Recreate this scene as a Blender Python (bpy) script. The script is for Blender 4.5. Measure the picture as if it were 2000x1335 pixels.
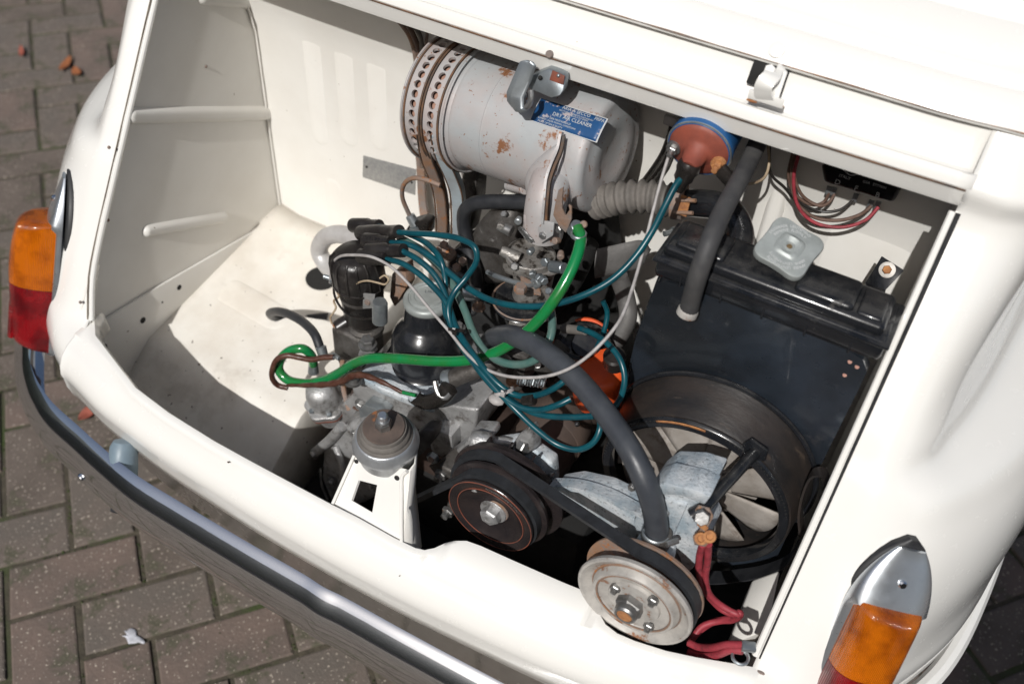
import bpy, bmesh, math, random
from mathutils import Vector, Matrix
random.seed(7)
V = Vector
scn = bpy.context.scene
COL = scn.collection
for o in list(bpy.data.objects):
    bpy.data.objects.remove(o)

# ------------------------------------------------------------------ camera, sky, sun, exposure
# world frame: X = car's left to right seen from behind, Y = towards the car's nose, Z = up, metres, ground at z = 0
CAM = V((0.97930, -0.31118, 1.4013))
RX = V((0.87313, 0.48389, 0.05906)).normalized()
RF = V((-0.30716, 0.64018, -0.70415)).normalized()
RX = (RX - RF * RX.dot(RF)).normalized()
RD = RF.cross(RX).normalized()          # image down
FPX = 1862.0
cam = bpy.data.cameras.new("camera")
cam.sensor_width = 36.0
cam.lens = FPX * 36.0 / 2000.0
cam.clip_start = 0.02
cam.clip_end = 400
cam.dof.use_dof = True
cam.dof.focus_distance = 1.06
cam.dof.aperture_fstop = 4.0
co = bpy.data.objects.new("camera", cam)
COL.objects.link(co)
mw = Matrix((RX, -RD, -RF)).transposed().to_4x4()
mw.translation = CAM
co.matrix_world = mw
scn.camera = co

SUN_TRAVEL = V((-0.055, 0.745, -0.665)).normalized()
sun_el = math.asin(-SUN_TRAVEL.z)
sun_az = math.atan2(-SUN_TRAVEL.x, -SUN_TRAVEL.y)      # clockwise from +Y
world = bpy.data.worlds.new("World")
scn.world = world
world.use_nodes = True
wn = world.node_tree
sky = wn.nodes.new("ShaderNodeTexSky")
sky.sky_type = 'NISHITA'
sky.sun_disc = False
sky.sun_elevation = sun_el
sky.sun_rotation = sun_az
sky.dust_density = 3.0
wn.links.new(sky.outputs[0], wn.nodes["Background"].inputs[0])
wn.nodes["Background"].inputs[1].default_value = 0.075
sl = bpy.data.lights.new("sun", 'SUN')
sl.energy = 4.6
sl.angle = math.radians(0.6)
sl.color = (1.0, 0.985, 0.96)
so = bpy.data.objects.new("sun", sl)
COL.objects.link(so)
so.location = (0, -3, 6)
so.rotation_euler = SUN_TRAVEL.to_track_quat('-Z', 'Y').to_euler()
scn.view_settings.view_transform = 'Standard'
scn.view_settings.look = 'None'
scn.view_settings.gamma = 1
scn.view_settings.exposure = -0.30
scn.view_settings.use_curve_mapping = False


def ray(px, py):
    return (RX * (px - 1000) + RD * (py - 667.5) + RF * FPX).normalized()


def U(px, py, y):           # where the line of sight meets the plane Y = y (the depth measured for that item)
    d = ray(px, py)
    return CAM + d * ((y - CAM.y) / d.y)


def UX(px, py, x):
    d = ray(px, py)
    return CAM + d * ((x - CAM.x) / d.x)


def UZ(px, py, z):
    d = ray(px, py)
    return CAM + d * ((z - CAM.z) / d.z)


# ------------------------------------------------------------------ materials
MATS = {}


def mat(name, c1, c2=None, c3=None, thr=0.62, rough=0.5, metal=0.0, s1=18, s3=30, bump=0.0, sb=120, coat=0.0,
        r3=None, speck=None, sspeck=260, thrs=0.68, trans=0.0, ior=1.45, stretch=None, dust=None, soft=0.05):
    """base colour c1 mottled with c2, patches of c3 above thr, specks, fine relief"""
    if name in MATS:
        return MATS[name]
    m = bpy.data.materials.new(name)
    m.use_nodes = True
    nt = m.node_tree
    N = nt.nodes
    L = nt.links
    b = N["Principled BSDF"]
    tc = N.new("ShaderNodeTexCoord")
    src = tc.outputs["Object"]
    if stretch:
        mp = N.new("ShaderNodeMapping")
        mp.inputs["Scale"].default_value = stretch
        L.new(src, mp.inputs[0])
        src = mp.outputs[0]

    def noise(scale, detail=4, rgh=0.6):
        n = N.new("ShaderNodeTexNoise")
        n.inputs["Scale"].default_value = scale
        n.inputs["Detail"].default_value = detail
        n.inputs["Roughness"].default_value = rgh
        L.new(src, n.inputs["Vector"])
        return n.outputs[0]

    def ramp(sock, a, bb):
        r = N.new("ShaderNodeMapRange")
        r.inputs[1].default_value = a
        r.inputs[2].default_value = bb
        L.new(sock, r.inputs[0])
        return r.outputs[0]

    def mix(f, a, bcol):
        x = N.new("ShaderNodeMix")
        x.data_type = 'RGBA'
        if isinstance(f, float):
            x.inputs[0].default_value = f
        else:
            L.new(f, x.inputs[0])
        for i, c in ((6, a), (7, bcol)):
            if isinstance(c, tuple):
                x.inputs[i].default_value = (*c, 1)
            else:
                L.new(c, x.inputs[i])
        return x.outputs[2]
    col = c1
    if c2:
        col = mix(ramp(noise(s1), 0.38, 0.64), c1, c2)
    rs = None
    if c3:
        f3 = ramp(noise(s3, 8, 0.68), thr, thr + soft)
        col = mix(f3, col, c3)
        if r3 is not None:
            r = N.new("ShaderNodeMapRange")
            L.new(f3, r.inputs[0])
            r.inputs[3].default_value = rough
            r.inputs[4].default_value = r3
            rs = r.outputs[0]
    if speck:
        col = mix(ramp(noise(sspeck, 2, 0.5), thrs, thrs + 0.03), col, speck)
    if dust:
        g = N.new("ShaderNodeNewGeometry")
        sx = N.new("ShaderNodeSeparateXYZ")
        L.new(g.outputs["Normal"], sx.inputs[0])
        mm = N.new("ShaderNodeMath")
        mm.operation = 'MULTIPLY'
        L.new(ramp(sx.outputs[2], 0.3, 1.0), mm.inputs[0])
        L.new(ramp(noise(40, 6, 0.7), 0.4, 0.7), mm.inputs[1])
        col = mix(mm.outputs[0], col, dust)
    if isinstance(col, tuple):
        b.inputs["Base Color"].default_value = (*col, 1)
    else:
        L.new(col, b.inputs["Base Color"])
    if rs is not None:
        L.new(rs, b.inputs["Roughness"])
    else:
        rn = N.new("ShaderNodeMapRange")
        L.new(noise(60, 5), rn.inputs[0])
        rn.inputs[1].default_value = 0.3
        rn.inputs[2].default_value = 0.7
        rn.inputs[3].default_value = max(0.0, rough * 0.85)
        rn.inputs[4].default_value = min(1.0, rough * 1.2)
        L.new(rn.outputs[0], b.inputs["Roughness"])
    b.inputs["Metallic"].default_value = metal
    b.inputs["Coat Weight"].default_value = coat
    b.inputs["Coat Roughness"].default_value = 0.08
    b.inputs["Transmission Weight"].default_value = trans
    b.inputs["IOR"].default_value = ior
    if bump:
        bp = N.new("ShaderNodeBump")
        bp.inputs["Strength"].default_value = bump
        bp.inputs["Distance"].default_value = 0.002
        L.new(noise(sb, 6, 0.65), bp.inputs["Height"])
        L.new(bp.outputs[0], b.inputs["Normal"])
    MATS[name] = m
    return m


CREAM = (0.80, 0.785, 0.745)
M_paint = mat("cream_paint", CREAM, (0.785, 0.768, 0.725), rough=0.24, coat=1.0, s1=6, speck=(0.30, 0.22, 0.12), sspeck=90, thrs=0.80)
M_bay = mat("bay_paint", (0.77, 0.75, 0.705), (0.73, 0.705, 0.655), (0.56, 0.52, 0.44), thr=0.66, soft=.2, rough=0.42, coat=0.15, s1=9, s3=14, speck=(0.2, 0.16, 0.1), sspeck=110, thrs=0.77, bump=0.05, sb=30)
M_shelf = mat("shelf_paint", (0.76, 0.73, 0.67), (0.66, 0.615, 0.545), (0.46, 0.41, 0.35), thr=0.56, soft=.22, rough=0.5, s1=12, s3=9, speck=(0.15, 0.12, 0.1), sspeck=140, thrs=0.72, bump=0.1, sb=40)
M_cleaner = mat("weathered_grey_paint", (0.39, 0.405, 0.41), (0.42, 0.37, 0.355), (0.24, 0.11, 0.055), thr=0.60, rough=0.5, metal=0.15, s1=14, s3=34, speck=(0.25, 0.13, 0.08), sspeck=220, thrs=0.68, bump=0.15, sb=160)
M_rust = mat("rusty_steel", (0.24, 0.20, 0.18), (0.30, 0.17, 0.10), (0.38, 0.15, 0.05), thr=0.58, rough=0.7, metal=0.3, s1=40, s3=60, bump=0.5, sb=300)
M_rustf = mat("orange_rust", (0.42, 0.19, 0.07), (0.26, 0.11, 0.05), rough=0.85, s1=120, bump=0.5, sb=300)
M_darkedge = mat("dark_seam", (0.06, 0.045, 0.035), (0.16, 0.08, 0.04), rough=0.7, s1=60)
M_alu = mat("cast_aluminium", (0.50, 0.50, 0.50), (0.34, 0.335, 0.33), (0.11, 0.098, 0.085), thr=0.53, soft=.16, rough=0.40, metal=0.6, s1=30, s3=45, bump=0.6, sb=260)
M_alulight = mat("dusty_aluminium", (0.60, 0.63, 0.65), (0.32, 0.39, 0.44), (0.09, 0.095, 0.10), thr=0.55, soft=.18, rough=0.6, metal=0.3, s1=32, s3=240, bump=0.7, sb=320)
M_aludark = mat("oily_casting", (0.12, 0.112, 0.105), (0.055, 0.048, 0.042), (0.24, 0.23, 0.22), thr=0.62, rough=0.5, metal=0.5, s1=34, s3=50, bump=0.6, sb=240)
M_zinc = mat("zinc_plate", (0.42, 0.45, 0.46), (0.28, 0.31, 0.33), (0.25, 0.20, 0.16), thr=0.70, rough=0.38, metal=0.8, s1=30, s3=40, bump=0.1)
M_steel = mat("bolt_steel", (0.34, 0.34, 0.335), (0.19, 0.185, 0.18), (0.25, 0.13, 0.07), thr=0.62, rough=0.4, metal=0.8, s1=60, s3=90, bump=0.2)
M_black = mat("black_enamel", (0.009, 0.010, 0.012), (0.014, 0.015, 0.018), (0.05, 0.047, 0.043), thr=0.62, rough=0.24, s1=20, s3=26, r3=0.7, coat=0.3, bump=0.12, sb=60, dust=(0.045, 0.043, 0.041))
M_cowl = mat("worn_black_panel", (0.022, 0.029, 0.040), (0.009, 0.011, 0.014), (0.060, 0.060, 0.062), thr=0.60, soft=.2, rough=0.30, coat=.3, s1=9, s3=20, speck=(0.35, 0.36, 0.38), sspeck=210, thrs=0.80, bump=0.12, sb=200)
M_shroud = mat("worn_shroud", (0.014, 0.013, 0.013), (0.028, 0.022, 0.019), (0.075, 0.055, 0.04), thr=0.60, soft=.2, rough=0.36, s1=14, s3=30, stretch=(1, 3, 1), bump=0.1)
M_blackp = mat("black_plastic", (0.012, 0.011, 0.010), (0.024, 0.020, 0.018), rough=0.28, s1=50, bump=0.1)
M_rubber = mat("black_rubber", (0.018, 0.019, 0.022), (0.028, 0.029, 0.032), rough=0.45, s1=60, bump=0.12, sb=300)
M_rubberg = mat("old_grey_rubber", (0.115, 0.105, 0.095), (0.16, 0.145, 0.13), rough=0.75, s1=50, bump=0.3, sb=200)
M_belt = mat("rubber_belt", (0.026, 0.028, 0.032), (0.018, 0.019, 0.021), rough=0.5, s1=80, bump=0.1, sb=400)
M_pulley = mat("worn_pulley", (0.018, 0.015, 0.016), (0.030, 0.023, 0.022), (0.12, 0.06, 0.045), thr=0.70, rough=0.20, metal=0.0, s1=30, s3=36, bump=0.2)
M_rustred = mat("red_oxide", (0.24, 0.07, 0.04), (0.13, 0.05, 0.035), rough=0.6, s1=60)
M_pumppul = mat("bare_pulley", (0.50, 0.475, 0.44), (0.33, 0.315, 0.295), (0.24, 0.11, 0.055), thr=0.58, rough=0.5, metal=0.2, s1=40, s3=40, bump=0.2)
M_fan = mat("dusty_fan", (0.38, 0.35, 0.32), (0.27, 0.24, 0.21), (0.13, 0.10, 0.08), thr=0.54, soft=.18, rough=0.7, metal=0.2, s1=22, s3=30, bump=0.3)
M_teal = mat("teal_lead", (0.004, 0.066, 0.085), (0.003, 0.045, 0.062), (0.03, 0.04, 0.04), thr=.60, soft=.2, rough=0.30, r3=.6, s1=60, s3=70)
M_green = mat("green_hose", (0.006, 0.185, 0.055), (0.018, 0.15, 0.030), (0.05, 0.10, 0.04), thr=.60, soft=.2, rough=0.22, r3=.5, s3=60, s1=30, coat=0.4)
M_clear = mat("clear_hose", (0.06, 0.13, 0.115), (0.09, 0.15, 0.13), rough=0.15, s1=50, coat=0.5)
M_white = mat("white_wire", (0.40, 0.38, 0.37), (0.30, 0.28, 0.27), rough=0.5, s1=90)
M_red = mat("red_wire", (0.34, 0.045, 0.06), (0.24, 0.03, 0.04), (0.05, 0.02, 0.02), thr=0.53, soft=.15, rough=0.5, s1=80, s3=90)
M_brownw = mat("brown_wire", (0.09, 0.05, 0.035), (0.14, 0.09, 0.07), rough=0.6, s1=120)
M_beige = mat("beige_wire", (0.40, 0.32, 0.22), (0.28, 0.2, 0.13), rough=0.6, s1=90)
M_brownsl = mat("brown_sleeve", (0.055, 0.020, 0.013), (0.10, 0.045, 0.03), rough=0.35, s1=90, bump=0.3)
M_blue = mat("blue_paint", (0.012, 0.09, 0.25), (0.02, 0.075, 0.19), (0.35, 0.34, 0.32), thr=0.68, rough=0.4, s1=30, s3=80)
M_coilcap = mat("red_brown_cap", (0.26, 0.065, 0.04), (0.18, 0.05, 0.035), (0.34, 0.14, 0.10), thr=0.66, rough=0.55, s1=40, s3=70, bump=0.15)
M_orange = mat("orange_can", (0.72, 0.10, 0.02), (0.62, 0.08, 0.02), (0.03, 0.02, 0.02), thr=0.66, rough=0.35, s1=40, s3=60)
M_chrome = mat("chrome", (0.93, 0.94, 0.95), rough=0.045, metal=1.0)
M_chromes = mat("satin_chrome", (0.74, 0.77, 0.80), (0.62, 0.66, 0.70), rough=0.30, metal=0.9, s1=30)
M_gasket = mat("black_gasket", (0.02, 0.02, 0.022), (0.03, 0.03, 0.03), rough=0.5, s1=60)
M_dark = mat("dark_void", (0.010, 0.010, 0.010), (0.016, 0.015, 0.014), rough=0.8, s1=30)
M_brown = mat("brown_dynamo", (0.095, 0.072, 0.062), (0.14, 0.10, 0.08), (0.28, 0.11, 0.04), thr=0.66, rough=0.5, metal=0.2, s1=14, s3=28, bump=0.15)
M_label = mat("blue_label", (0.012, 0.060, 0.165), (0.018, 0.085, 0.22), (0.40, 0.33, 0.34), thr=0.585, rough=0.35, s1=20, s3=110)
M_print = mat("pale_print", (0.46, 0.47, 0.47), rough=0.5)
M_plate = mat("grey_data_plate", (0.30, 0.30, 0.30), (0.38, 0.38, 0.37), rough=0.4, metal=0.5, s1=200)
M_filter = mat("filter_felt", (0.35, 0.20, 0.15), (0.25, 0.14, 0.1), rough=0.9, s1=90)
M_exh = mat("dull_grey_shield", (0.16, 0.155, 0.15), (0.09, 0.085, 0.08), rough=0.6, metal=0.4, s1=20, bump=0.3)
M_duct = mat("grey_duct", (0.50, 0.49, 0.48), (0.40, 0.38, 0.37), rough=0.4, metal=0.2, s1=30)


def chrome_mix(m):
    nt = m.node_tree
    b = nt.nodes["Principled BSDF"]
    g2 = nt.nodes.new("ShaderNodeBsdfAnisotropic")
    g2.inputs["Color"].default_value = (.78, .80, .83, 1)
    g2.inputs["Roughness"].default_value = .30
    mx = nt.nodes.new("ShaderNodeMixShader")
    mx.inputs[0].default_value = .22
    nt.links.new(b.outputs[0], mx.inputs[1])
    nt.links.new(g2.outputs[0], mx.inputs[2])
    nt.links.new(mx.outputs[0], nt.nodes["Material Output"].inputs[0])


chrome_mix(M_chrome)


def lens_mat(name, c, cd, rough=0.05):
    m = bpy.data.materials.new(name)
    m.use_nodes = True
    nt = m.node_tree
    N, L = nt.nodes, nt.links
    b = N["Principled BSDF"]
    b.inputs["Roughness"].default_value = rough
    b.inputs["Transmission Weight"].default_value = 0.45
    b.inputs["IOR"].default_value = 1.45
    b.inputs["Coat Weight"].default_value = 1.0
    tc = N.new("ShaderNodeTexCoord")
    n = N.new("ShaderNodeTexNoise")
    n.inputs["Scale"].default_value = 34
    n.inputs["Detail"].default_value = 5
    L.new(tc.outputs["Object"], n.inputs["Vector"])
    r = N.new("ShaderNodeMapRange")
    r.inputs[1].default_value = .42
    r.inputs[2].default_value = .66
    L.new(n.outputs[0], r.inputs[0])
    x = N.new("ShaderNodeMix")
    x.data_type = 'RGBA'
    x.inputs[6].default_value = (*c, 1)
    x.inputs[7].default_value = (*cd, 1)
    L.new(r.outputs[0], x.inputs[0])
    L.new(x.outputs[2], b.inputs["Base Color"])
    w = N.new("ShaderNodeTexWave")
    w.bands_direction = 'X'
    w.inputs["Scale"].default_value = 190
    L.new(tc.outputs["Object"], w.inputs["Vector"])
    bp = N.new("ShaderNodeBump")
    bp.inputs["Strength"].default_value = 0.6
    bp.inputs["Distance"].default_value = 0.0012
    L.new(w.outputs[1], bp.inputs["Height"])
    L.new(bp.outputs[0], b.inputs["Normal"])
    return m


M_amber = lens_mat("amber_lens", (0.90, 0.22, 0.006), (0.42, 0.085, 0.004))
M_redl = lens_mat("red_lens", (0.42, 0.008, 0.014), (0.16, 0.004, 0.008))


# ------------------------------------------------------------------ geometry collector
def basis(d, ref=None):
    d = d.normalized()
    r = ref if ref is not None else (V((0, 0, 1)) if abs(d.z) < 0.9 else V((0, 1, 0)))
    u = (r - d * r.dot(d)).normalized()
    return u, d.cross(u)


def spline(pts, n=8, closed=False):
    P = [V(p) for p in pts]
    if len(P) < 3:
        return P
    out = []
    k = len(P)
    rng = range(k if closed else k - 1)
    for i in rng:
        p1, p2 = P[i], P[(i + 1) % k]
        p0 = P[(i - 1) % k] if (closed or i > 0) else p1 * 2 - p2
        p3 = P[(i + 2) % k] if (closed or i < k - 2) else p2 * 2 - p1
        for j in range(n):
            t = j / n
            a = max((p1 - p0).length, 1e-6) ** .5
            b = max((p2 - p1).length, 1e-6) ** .5
            c = max((p3 - p2).length, 1e-6) ** .5
            m1 = (p2 - p1 + b * ((p1 - p0) / a - (p2 - p0) / (a + b))) if p0 != p1 else p2 - p1
            m2 = (p2 - p1 + b * ((p3 - p2) / c - (p3 - p1) / (b + c))) if p3 != p2 else p2 - p1
            t2, t3 = t * t, t * t * t
            out.append(p1 * (2 * t3 - 3 * t2 + 1) + m1 * (t3 - 2 * t2 + t) + p2 * (-2 * t3 + 3 * t2) + m2 * (t3 - t2))
    if not closed:
        out.append(P[-1])
    return out


class G:
    def __init__(s):
        s.v = []
        s.f = []

    def add(s, vs, fs):
        k = len(s.v)
        s.v += [V(p) for p in vs]
        s.f += [tuple(i + k for i in f) for f in fs]
        return s

    def addbm(s, bm):
        bm.verts.ensure_lookup_table()
        bm.verts.index_update()
        s.add([v.co.copy() for v in bm.verts], [[v.index for v in f.verts] for f in bm.faces])
        bm.free()
        return s

    def box(s, c, size, rot=None, bev=0.0015, seg=2):
        bm = bmesh.new()
        bmesh.ops.create_cube(bm, size=1)
        for v in bm.verts:
            v.co = V((v.co.x * size[0], v.co.y * size[1], v.co.z * size[2]))
        if bev:
            bmesh.ops.bevel(bm, geom=bm.edges[:], offset=min(bev, min(size) * .45), segments=seg, affect='EDGES', profile=.5)
        m = Matrix.Translation(c) @ (rot.to_4x4() if rot else Matrix())
        for v in bm.verts:
            v.co = m @ v.co
        return s.addbm(bm)

    def prism(s, pts, ext, bev=0.0, seg=2):
        """polygon pts (3-D, planar-ish) extruded by vector ext"""
        bm = bmesh.new()
        a = [bm.verts.new(p) for p in pts]
        b = [bm.verts.new(V(p) + ext) for p in pts]
        n = len(a)
        try:
            f1 = bm.faces.new(a)
            f2 = bm.faces.new(b[::-1])
        except ValueError:
            pass
        for i in range(n):
            bm.faces.new((a[(i + 1) % n], a[i], b[i], b[(i + 1) % n]))
        bmesh.ops.recalc_face_normals(bm, faces=bm.faces[:])
        if bev:
            bmesh.ops.bevel(bm, geom=bm.edges[:], offset=bev, segments=seg, affect='EDGES', profile=.5, clamp_overlap=True)
        big = [f for f in bm.faces if len(f.verts) > 4]
        bmesh.ops.triangulate(bm, faces=big)
        return s.addbm(bm)

    def lathe(s, o, d, prof, seg=32, ref=None, oval=1.0, lobes=None, cap=True):
        """prof = list of (t along d, radius)"""
        o = V(o)
        d = V(d).normalized()
        u, w = basis(d, ref)
        vs, fs = [], []
        for (t, r) in prof:
            for k in range(seg):
                a = 2 * math.pi * k / seg
                rr = r
                if lobes:
                    rr = r * (1 + lobes[1] * math.cos(lobes[0] * a))
                vs.append(o + d * t + u * (math.cos(a) * rr) + w * (math.sin(a) * rr * oval))
        for i in range(len(prof) - 1):
            for k in range(seg):
                fs.append((i * seg + k, (i + 1) * seg + k, (i + 1) * seg + (k + 1) % seg, i * seg + (k + 1) % seg))
        if cap:
            fs.append(tuple(range(seg)))
            fs.append(tuple(range((len(prof) - 1) * seg, len(prof) * seg))[::-1])
        return s.add(vs, fs)

    def cyl(s, p0, p1, r0, r1=None, seg=20, bev=0.0):
        p0, p1 = V(p0), V(p1)
        r1 = r0 if r1 is None else r1
        L = (p1 - p0).length
        b = bev
        pr = [(0, r0 - b), (b, r0), (L - b, r1), (L, r1 - b)] if b else [(0, r0), (L, r1)]
        return s.lathe(p0, p1 - p0, pr, seg)

    def tube(s, pts, r, seg=10, sub=8, closed=False, raw=False):
        P = [V(p) for p in pts] if raw else spline(pts, sub, closed)
        n = len(P)
        rs = r if callable(r) else (lambda t: r)
        vs, fs = [], []
        T = []
        for i in range(n):
            if closed:
                t = P[(i + 1) % n] - P[i - 1]
            else:
                t = P[min(i + 1, n - 1)] - P[max(i - 1, 0)]
            T.append(t.normalized() if t.length > 1e-9 else V((0, 0, 1)))
        u, w = basis(T[0])
        for i in range(n):
            if i:
                q = T[i - 1].rotation_difference(T[i])
                u = q @ u
                u = (u - T[i] * u.dot(T[i])).normalized()
            w = T[i].cross(u)
            rr = rs(i / max(1, n - 1))
            for k in range(seg):
                a = 2 * math.pi * k / seg
                vs.append(P[i] + u * (math.cos(a) * rr) + w * (math.sin(a) * rr))
        m = n if closed else n - 1
        for i in range(m):
            j = (i + 1) % n
            for k in range(seg):
                fs.append((i * seg + k, i * seg + (k + 1) % seg, j * seg + (k + 1) % seg, j * seg + k))
        if not closed:
            fs.append(tuple(range(seg))[::-1])
            fs.append(tuple(range((n - 1) * seg, n * seg)))
        return s.add(vs, fs)

    def sweep(s, pts, sect, side, raw=False, sub=6, closed=False):
        """section (a along side, b along normal) swept along pts; side = vector or function(point, tangent)"""
        P = [V(p) for p in pts] if raw else spline(pts, sub, closed)
        n = len(P)
        vs, fs = [], []
        m = len(sect)
        for i in range(n):
            if closed:
                t = (P[(i + 1) % n] - P[i - 1]).normalized()
            else:
                t = (P[min(i + 1, n - 1)] - P[max(i - 1, 0)]).normalized()
            sd = side(P[i], t) if callable(side) else V(side)
            sd = (sd - t * sd.dot(t)).normalized()
            nn = t.cross(sd)
            for (a, b) in sect:
                vs.append(P[i] + sd * a + nn * b)
        for i in range(n if closed else n - 1):
            j = (i + 1) % n
            for k in range(m):
                fs.append((i * m + k, i * m + (k + 1) % m, j * m + (k + 1) % m, j * m + k))
        if not closed:
            fs.append(tuple(range(m))[::-1])
            fs.append(tuple(range((n - 1) * m, n * m)))
        return s.add(vs, fs)

    def bar(s, pts, w, t, side, **k):
        return s.sweep(pts, [(-w / 2, -t / 2), (w / 2, -t / 2), (w / 2, t / 2), (-w / 2, t / 2)], side, **k)

    def grid(s, rows, wrap=False):
        m = len(rows[0])
        vs = [p for r in rows for p in r]
        fs = []
        for i in range(len(rows) - 1):
            for k in range(m if wrap else m - 1):
                fs.append((i * m + k, i * m + (k + 1) % m, (i + 1) * m + (k + 1) % m, (i + 1) * m + k))
        return s.add(vs, fs)

    def hexb(s, p, d, r, h, rot=0.0):
        p = V(p)
        d = V(d).normalized()
        u, w = basis(d)
        vs = []
        for t, rr in ((0, r), (h * .82, r), (h, r * .86)):
            for k in range(6):
                a = rot + math.pi * k / 3
                vs.append(p + d * t + u * math.cos(a) * rr + w * math.sin(a) * rr)
        fs = [(k, (k + 1) % 6, 6 + (k + 1) % 6, 6 + k) for k in range(6)] + [(6 + k, 6 + (k + 1) % 6, 12 + (k + 1) % 6, 12 + k) for k in range(6)]
        fs += [tuple(range(12, 18)), tuple(range(6))[::-1]]
        return s.add(vs, fs)

    def ball(s, c, r, seg=16, squash=None):
        bm = bmesh.new()
        bmesh.ops.create_uvsphere(bm, u_segments=seg, v_segments=seg // 2 + 2, radius=1)
        c = V(c)
        q = squash or (1, 1, 1)
        for v in bm.verts:
            v.co = c + V((v.co.x * r * q[0], v.co.y * r * q[1], v.co.z * r * q[2]))
        return s.addbm(bm)

    def mesh(s, name, origin=None, angle=35):
        me = bpy.data.meshes.new(name)
        o = origin or V((0, 0, 0))
        me.from_pydata([tuple(p - o) for p in s.v], [], s.f)
        me.validate()
        bm = bmesh.new()
        bm.from_mesh(me)
        bmesh.ops.recalc_face_normals(bm, faces=bm.faces[:])
        bm.to_mesh(me)
        bm.free()
        me.polygons.foreach_set("use_smooth", [True] * len(me.polygons))
        me.set_sharp_from_angle(angle=math.radians(angle))
        return me


def part(parent, name, g, m, label=None, kind=None, angle=35, solid=None):
    me = g.mesh(name, angle=angle)
    me.materials.append(m)
    o = bpy.data.objects.new(name, me)
    COL.objects.link(o)
    if parent is not None:
        o.parent = parent
        if parent.type == 'EMPTY':
            o.matrix_parent_inverse = Matrix.Translation(-parent.location)
        elif parent.location.length > 0:
            o.matrix_parent_inverse = Matrix.Translation(-parent.location)
    if label:
        o["label"] = label
    if kind:
        o["kind"] = kind
    if solid:
        md = o.modifiers.new("thickness", 'SOLIDIFY')
        md.thickness = solid
        md.offset = -1
    return o


def thing(name, loc, label, cat, group=None):
    o = bpy.data.objects.new(name, None)
    o.empty_display_size = 0.02
    COL.objects.link(o)
    o.location = loc
    o["label"] = label
    o["category"] = cat
    if group:
        o["group"] = group
    return o


def solo(name, g, m, label, cat, group=None, angle=35):
    lo = V((min(p.x for p in g.v), min(p.y for p in g.v), min(p.z for p in g.v)))
    hi = V((max(p.x for p in g.v), max(p.y for p in g.v), max(p.z for p in g.v)))
    c = V(((lo.x + hi.x) / 2, (lo.y + hi.y) / 2, lo.z))
    me = g.mesh(name, origin=c, angle=angle)
    me.materials.append(m)
    o = bpy.data.objects.new(name, me)
    COL.objects.link(o)
    o.location = c
    o["label"] = label
    o["category"] = cat
    if group:
        o["group"] = group
    return o


def P3(lst):
    return [U(*p) for p in lst]


def text_g(body, size, mapf, ext=0.0002, align='CENTER'):
    """lettering turned into a mesh and laid on a surface by mapf(x, y, z)"""
    cu = bpy.data.curves.new("lettering", 'FONT')
    cu.body = body
    cu.size = size
    cu.extrude = ext
    cu.align_x = align
    cu.align_y = 'CENTER'
    cu.resolution_u = 2
    ob = bpy.data.objects.new("lettering", cu)
    me = bpy.data.meshes.new_from_object(ob)
    g = G()
    g.add([mapf(v.co.x, v.co.y, v.co.z) for v in me.vertices], [tuple(p.vertices) for p in me.polygons])
    bpy.data.objects.remove(ob)
    bpy.data.curves.remove(cu)
    bpy.data.meshes.remove(me)
    return g


def hole_plate(outline, c, r, n, ext, yv=None):
    """plate in a Y plane with a round hole: outline = list of (x, z), extruded by ext along Y"""
    g = G()
    inner, outer = [], []
    y0 = yv
    for k in range(n):
        a = 2 * math.pi * k / n
        dx, dz = math.cos(a), math.sin(a)
        best = None
        for i in range(len(outline)):
            (x1, z1), (x2, z2) = outline[i], outline[(i + 1) % len(outline)]
            ex, ez = x2 - x1, z2 - z1
            den = dx * ez - dz * ex
            if abs(den) < 1e-12:
                continue
            t = ((x1 - c[0]) * ez - (z1 - c[1]) * ex) / den
            u = ((x1 - c[0]) * dz - (z1 - c[1]) * dx) / den
            if t > 0 and -1e-6 <= u <= 1 + 1e-6 and (best is None or t < best):
                best = t
        best = max(best or r, r + 0.001)
        inner.append((c[0] + dx * r, c[1] + dz * r))
        outer.append((c[0] + dx * best, c[1] + dz * best))
    rows = []
    for ring, y in ((inner, y0 + ext), (inner, y0), (outer, y0), (outer, y0 + ext)):
        rows.append([V((p[0], y, p[1])) for p in ring])
    rows.append(rows[0])
    g.grid(rows, wrap=True)
    return g


def rounded(poly, r, n=4):
    """round the corners of a 2-D polygon"""
    out = []
    k = len(poly)
    for i in range(k):
        p, a, b = V(poly[i]), V(poly[i - 1]), V(poly[(i + 1) % k])
        d1, d2 = (a - p), (b - p)
        rr = min(r, d1.length * .45, d2.length * .45)
        q1 = p + d1.normalized() * rr
        q2 = p + d2.normalized() * rr
        for j in range(n + 1):
            t = j / n
            out.append(tuple(q1 * (1 - t) ** 2 + p * 2 * t * (1 - t) + q2 * t * t))
    return out

# ------------------------------------------------------------------ the setting: brick paving
GA = V((0.638, 0.770)) .normalized()       # grid axis a, in car frame, from the measured joints
Xc = V((0.638, -0.770)).normalized()
Yc = V((-Xc.y, Xc.x))
PITCH = 0.102


def grid_pt(a, b):
    gx, gy = a * PITCH, b * PITCH
    return V((Xc.x * gx + Xc.y * gy, Yc.x * gx + Yc.y * gy, 0))


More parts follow.
